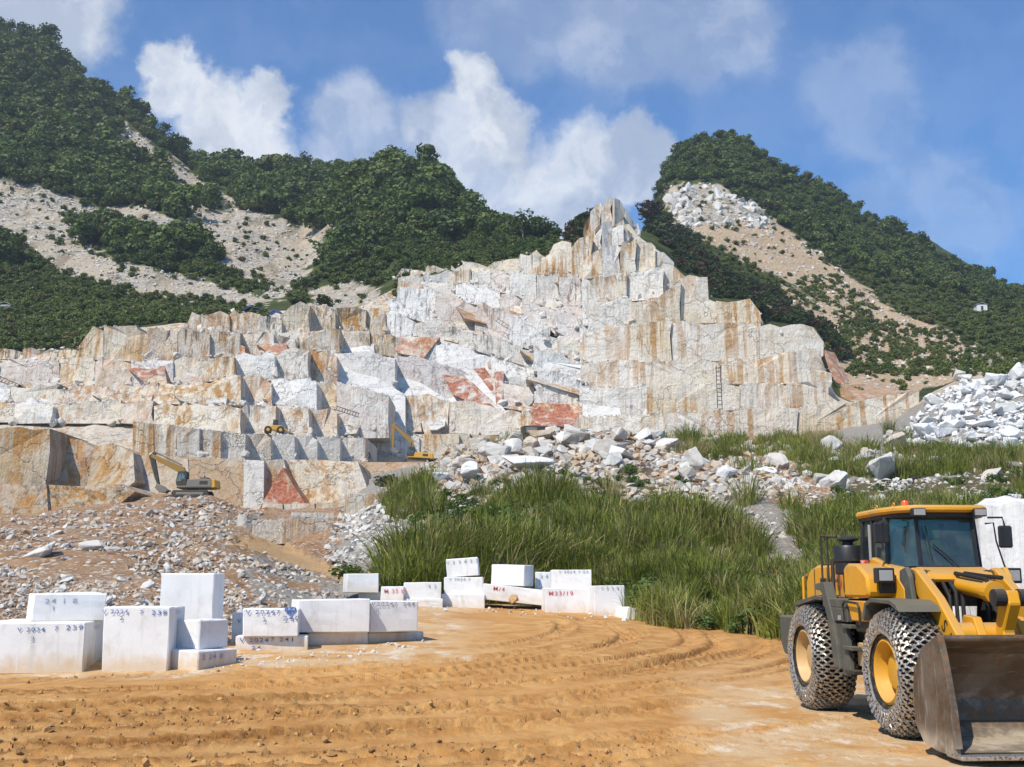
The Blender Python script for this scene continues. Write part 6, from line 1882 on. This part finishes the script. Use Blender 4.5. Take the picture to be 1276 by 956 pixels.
# small loader parked on a bench
def bench_point(px, py, ahead=2.0):
    Y = wall_depth(px, py) - ahead
    return P(px, py, Y)
bp = bench_point(342, 541, 2.3)
sl = empty('small_loader', bp, math.radians(12))
tag(sl, 'small yellow loader parked high on a quarry bench', 'loader')
sc_ = 1.0
part('body', bm_prism([(-1.4, .55), (1.3, .55), (1.3, .95), (.9, 1.25), (-.3, 1.25), (-.5, 1.1), (-1.4, 1.0)], -.6, .6, .04), M_EXYEL, sl)
part('cab', bm_prism([(-.3, 1.2), (.55, 1.2), (.45, 2.1), (-.25, 2.1)], -.5, .5, .04), M_EXDARK, sl)
for wx in (-.95, .85):
    for wy in (-.72, .72):
        w_ = part('wheel', bm_lathe([(.2, -.18), (.5, -.2), (.55, 0), (.5, .2), (.2, .18)], 20, 'y', (wx, wy, .55)), M_RUBBER, sl, True)
        part('rim', bm_lathe([(.001, -.19), (.24, -.19), (.26, -.15)] if wy < 0 else [(.001, .19), (.24, .19), (.26, .15)], 16, 'y', (wx, wy, .55)), M_EXYEL, w_)
part('boom', bm_prism([(.6, 1.3), (1.6, .8), (2.1, .4), (2.0, .25), (1.5, .6), (.6, 1.1)], -.3, .3, .03), M_EXYEL, sl)
part('bucket', bm_prism([(2.0, .15), (2.2, .75), (2.35, .8), (2.3, .2), (2.8, .1), (2.75, .03)], -.8, .8, .02), M_EXGREY, sl)

# ------------------------------------------------------------------ people on the quarry floor
def mat_cloth(name, rgb):
    return material(name, lambda n: (n.mix(n.noise(n.pos(), 6, 3, .6), rgb, tuple(v * .6 for v in rgb)), .9))
M_SKIN = material('skin', lambda n: (n.mix(n.noise(n.pos(), 8, 2, .5), (.36, .20, .13), (.30, .16, .10)), .6))
M_DKCLOTH = mat_cloth('dark_work_clothes', (.030, .034, .045))
def person(px, py, label, lean=0.0, stride=.25, arm=.3, ymin=120, cloth=None, rz=0.0, at=None):
    x, y, z = hit([px], [py], ymin, 300) if at is None else ([at[0]], [at[1]], [at[2]])
    t = empty('person', (x[0], y[0], z[0]), rz)
    tag(t, label, 'person')
    J = {'pel': (0, 0, .95), 'wst': (.03 + lean * .1, 0, 1.12), 'chs': (lean * .35, 0, 1.36), 'nk': (lean * .48, 0, 1.50), 'hd': (lean * .55, 0, 1.60), 'hdt': (lean * .58, 0, 1.70),
         'hl': (0, .10, .92), 'kl': (stride * .5, .11, .50), 'al': (stride * .4, .11, .09), 'tl': (stride * .4 + .17, .12, .05),
         'hr': (0, -.10, .92), 'kr': (-stride * .2, -.11, .50), 'ar': (-stride * .8, -.11, .09), 'tr': (-stride * .8 + .17, -.12, .05),
         'sl': (lean * .42, .19, 1.42), 'el': (lean * .42 + arm * .4, .24, 1.15), 'wl': (lean * .42 + arm, .20, .98), 'fl': (lean * .42 + arm * 1.15, .19, .90),
         'sr': (lean * .42, -.19, 1.42), 'er': (lean * .42 - arm * .2, -.25, 1.15), 'wr': (lean * .42 + arm * .3, -.22, .92), 'fr': (lean * .42 + arm * .4, -.22, .83)}
    rad = {'pel': .14, 'wst': .125, 'chs': .15, 'nk': .055, 'hd': .095, 'hdt': .075, 'hl': .10, 'kl': .065, 'al': .045, 'tl': .04, 'hr': .10, 'kr': .065, 'ar': .045, 'tr': .04,
           'sl': .065, 'el': .05, 'wl': .036, 'fl': .032, 'sr': .065, 'er': .05, 'wr': .036, 'fr': .032}
    E_ = [('pel', 'wst'), ('wst', 'chs'), ('chs', 'nk'), ('nk', 'hd'), ('hd', 'hdt'), ('pel', 'hl'), ('hl', 'kl'), ('kl', 'al'), ('al', 'tl'), ('pel', 'hr'), ('hr', 'kr'), ('kr', 'ar'), ('ar', 'tr'),
          ('chs', 'sl'), ('sl', 'el'), ('el', 'wl'), ('wl', 'fl'), ('chs', 'sr'), ('sr', 'er'), ('er', 'wr'), ('wr', 'fr')]
    ks = list(J)
    me = bpy.data.meshes.new('body')
    me.from_pydata([J[k] for k in ks], [(ks.index(a), ks.index(b)) for a, b in E_], [])
    o = data_object('body', me, t)
    md = o.modifiers.new('skin', 'SKIN')
    for i, k in enumerate(ks):
        me.skin_vertices[0].data[i].radius = (rad[k], rad[k])
        me.skin_vertices[0].data[i].use_root = (k == 'pel')
    o.modifiers.new('sub', 'SUBSURF').render_levels = 1
    me.materials.append(cloth or M_DKCLOTH)
    hat = bm_lathe([(.14, 0), (.105, .01), (.10, .06), (.06, .11), (.001, .125)], 12, 'z', (J['hd'][0], 0, 1.66))
    part('helmet', hat, M_EXYEL, t, True)
    part('face', bm_lathe([(.001, -.09), (.07, -.06), (.085, 0), (.07, .05), (.001, .07)], 10, 'z', (J['hd'][0] + .03, 0, 1.61)), M_SKIN, t, True)
person(461, 581, 'person in dark clothes striding left of the yellow excavator', .35, .55, .3, rz=math.pi, at=P(461, 576, TERRACE_Y + .6))
person(588, 560, 'person in dark clothes bending beside the fallen stone', .6, .3, .35, rz=2.6, at=P(588, 554, 178.6))
person(598, 559, 'person in dark clothes standing right of the bending one', .1, .1, .15, rz=1.2, at=P(598, 552, 181.5))
g = hit([664], [557], 120, 260)
gen = empty('compressor', (g[0][0], g[1][0], g[2][0]), .2)
tag(gen, 'dark compressor on the quarry floor behind the crest rubble', 'compressor')
part('housing', bm_box(-1.2, 1.2, -.7, .7, .45, 1.5, .08), M_EXDARK, gen)
part('door_panel', bm_box(-.9, .3, -.73, -.69, .6, 1.3, .02), M_EXGREY, gen)
for wx in (-1.0, 1.0):
    part('wheel', bm_lathe([(.001, -.1), (.36, -.1), (.36, .1), (.001, .1)], 14, 'y', (wx, -.85, .36)), M_RUBBER, gen)
    part('wheel', bm_lathe([(.001, -.1), (.36, -.1), (.36, .1), (.001, .1)], 14, 'y', (wx, .85, .36)), M_RUBBER, gen)
# wire-saw stand on the cream block
g = P(524, 541, 179.5)
ws = empty('wire_saw', g, .1)
tag(ws, 'small black wire saw with upright post on a cream bench', 'wire saw')
part('base', bm_box(-.9, .6, -.35, .35, .0, .35, .04), M_EXDARK, ws)
part('post', bm_prism([(.2, .3), (.5, .3), (.15, 1.8), (.0, 1.8)], -.15, .15, .02), M_EXDARK, ws)

# ------------------------------------------------------------------ ladders against the faces
M_LADDER = mat_paint('dark_ladder_steel', (.035, .030, .028), (.16, .08, .04), .4, .6)
M_RUSTLADDER = mat_paint('rusty_ladder_steel', (.28, .12, .05), (.20, .08, .03), .6, .8)
def ladder(a, b, width, n, mat, label, r=.07, ry=.06):
    a, b = Vector(a), Vector(b)
    t = empty('ladder', a)
    tag(t, label, 'ladder')
    d = b - a
    side = Vector((1, 0, 0)) - d.normalized() * d.normalized().x
    if side.length < .3: side = Vector((0, 0, 1))
    side = side.normalized() * width / 2
    part('rail', bm_tube([-side, d - side], r, 6), mat, t)
    part('rail', bm_tube([side, d + side], r, 6), mat, t)
    proto = None
    for k in range(n):
        c = d * ((k + .5) / n)
        if proto is None:
            proto = part('rung', bm_tube([-side, side], ry, 6), mat, t)
            proto.location = c
        else:
            q = proto.copy(); COL.objects.link(q); q.parent = t; q.location = c
Yl = min(wall_depth(898, 540), wall_depth(895, 460)) - 6.5
ladder(P(898, 533, Yl), P(895, 456, Yl + 1.2), .75, 15, M_LADDER, 'tall dark ladder standing against the right quarry wall')
Yl = wall_depth(988, 530) - 7.0
ladder(P(989, 546, Yl), P(988, 506, Yl + .8), .8, 8, M_RUSTLADDER, 'short rusty ladder against the lowest wall at the right')
Yl = wall_depth(30, 485) - 5.5
ladder(P(-2, 471, Yl), P(62, 499, Yl - 2), .75, 17, M_LADDER, 'dark stair ladder lying along the far left bench', .06, .05)
Yl = wall_depth(425, 520) - 6.5
ladder(P(418, 508, Yl), P(448, 518, Yl), .6, 9, M_LADDER, 'short dark ladder lying on the bench left of the yellow excavator', .06, .05)
Yl = wall_depth(650, 425) - 6
ladder(P(618, 398, Yl + 3), P(672, 432, Yl), .8, 16, M_LADDER, 'long dark stair ladder leading down the middle benches', .05, .05)

# ------------------------------------------------------------------ small far things
def simple(name, label, cat, px, py, ymin=100):
    x, y, z = hit([px], [py], ymin, 620)
    t = empty(name, (x[0], y[0], z[0]))
    tag(t, label, cat)
    return t
M_TARP = material('blue_tarp', lambda n: (n.mix(n.noise(n.pos(), 1.2, 3, .6), (.02, .07, .42), (.05, .14, .55)), .5))
M_WHITEWALL = material('white_wall', lambda n: (n.mix(n.noise(n.pos(), .8, 4, .6), (.62, .62, .60), (.75, .75, .73)), .8))
M_TIN = material('tin_roof', lambda n: (n.mix(n.noise(n.pos(), .8, 4, .6), (.30, .33, .36), (.42, .44, .46)), .5))
for px, py, w, lb in ((316, 391, 1.8, 'blue tarpaulin shelter at the top of the left benches'), (344, 395, 1.2, 'smaller blue tarpaulin beside the larger blue one')):
    bpnt = bench_point(px, py, 2.5)
    t = empty('tarp_shelter', bpnt)
    tag(t, lb, 'tarpaulin')
    part('sheet', bm_prism([(-w, .6), (-w * .3, 1.25), (w, .8), (w, .72), (-w * .3, 1.16), (-w, .5)], -1.2, 1.2, .01), M_TARP, t)
    for sx in (-w * .9, w * .9):
        part('pole', bm_tube([(sx, -1.0, -.1), (sx, -1.0, .75)], .05, 6), M_BARK, t)
for px, py, s_, lb in ((1222, 388, 1.0, 'small white hut in the forest on the right slope'), (8, 390, .8, 'small grey hut in the bushes at the left edge')):
    t = simple('hut', lb, 'hut', px, py, 200)
    part('wall', bm_box(-1.8 * s_, 1.8 * s_, -1.4, 1.4, -.4, 2.0 * s_, .02), M_WHITEWALL if px > 600 else M_TIN, t)
    part('roof', bm_prism([(-2.1 * s_, 1.9 * s_), (0, 2.7 * s_), (2.1 * s_, 1.9 * s_), (2.1 * s_, 2.02 * s_), (0, 2.82 * s_), (-2.1 * s_, 2.02 * s_)], -1.6, 1.6, .01), M_TIN, t)
    part('door', bm_box(-.4, .4, -1.44, -1.39, -.3, 1.5 * s_, .01), M_EXDARK, t)
bpnt = P(1030, 540, wall_depth(1028, 535) - 7)
t = empty('canopy', (bpnt[0], bpnt[1], float(H(bpnt[0], bpnt[1]))))
tag(t, 'low black canopy over red gear at the foot of the right wall', 'canopy')
hh = max(1.2, bpnt[2] - t.location.z + 1.2)
part('sheet', bm_prism([(-2.8, hh - .5), (1.2, hh), (1.9, hh - .2), (1.9, hh - .26), (1.2, hh - .08), (-2.8, hh - .58)], -1.2, 1.2, .01), M_EXDARK, t)
for sx in (-2.5, 1.7):
    part('pole', bm_tube([(sx, -1.1, -.2), (sx, -1.1, hh - .3)], .05, 6), M_EXDARK, t)
part('gear', bm_box(.6, 1.5, -.5, .4, -.1, hh - .5, .05), paint_mat('red_gear', (.45, .03, .03)), t)
t = simple('hut', 'tiny dark hut on the saddle left of the quarry peak', 'hut', 690, 296, 200)
part('wall', bm_box(-1.3, 1.3, -.8, .8, -.2, 1.8, .03), M_TIN, t)
part('roof', bm_box(-1.7, 1.7, -1.1, 1.1, 1.8, 2.1, .03), M_EXDARK, t)
# ------------------------------------------------------------------ thin summer haze over the valley
hz_m = bpy.data.materials.new('haze')
hz_m.use_nodes = True
hn = Nodes(hz_m.node_tree)
vol = hn.new('ShaderNodeVolumePrincipled', ins={'Color': (0.86, 0.92, 1.0), 'Density': 0.00020, 'Anisotropy': 0.25})
hn.new('ShaderNodeOutputMaterial', None, ins={'Volume': vol})
top = float(_TZ.max()) + 45.0
hv = [(-1500, -120, -14), (1500, -120, -14), (1500, 1900, -14), (-1500, 1900, -14), (-1500, -120, top), (1500, -120, top), (1500, 1900, top), (-1500, 1900, top)]
haze = mesh_object('haze', hv, [[0, 3, 2, 1], [4, 5, 6, 7], [0, 1, 5, 4], [1, 2, 6, 5], [2, 3, 7, 6], [3, 0, 4, 7]], hz_m)
tag(haze, kind='stuff')
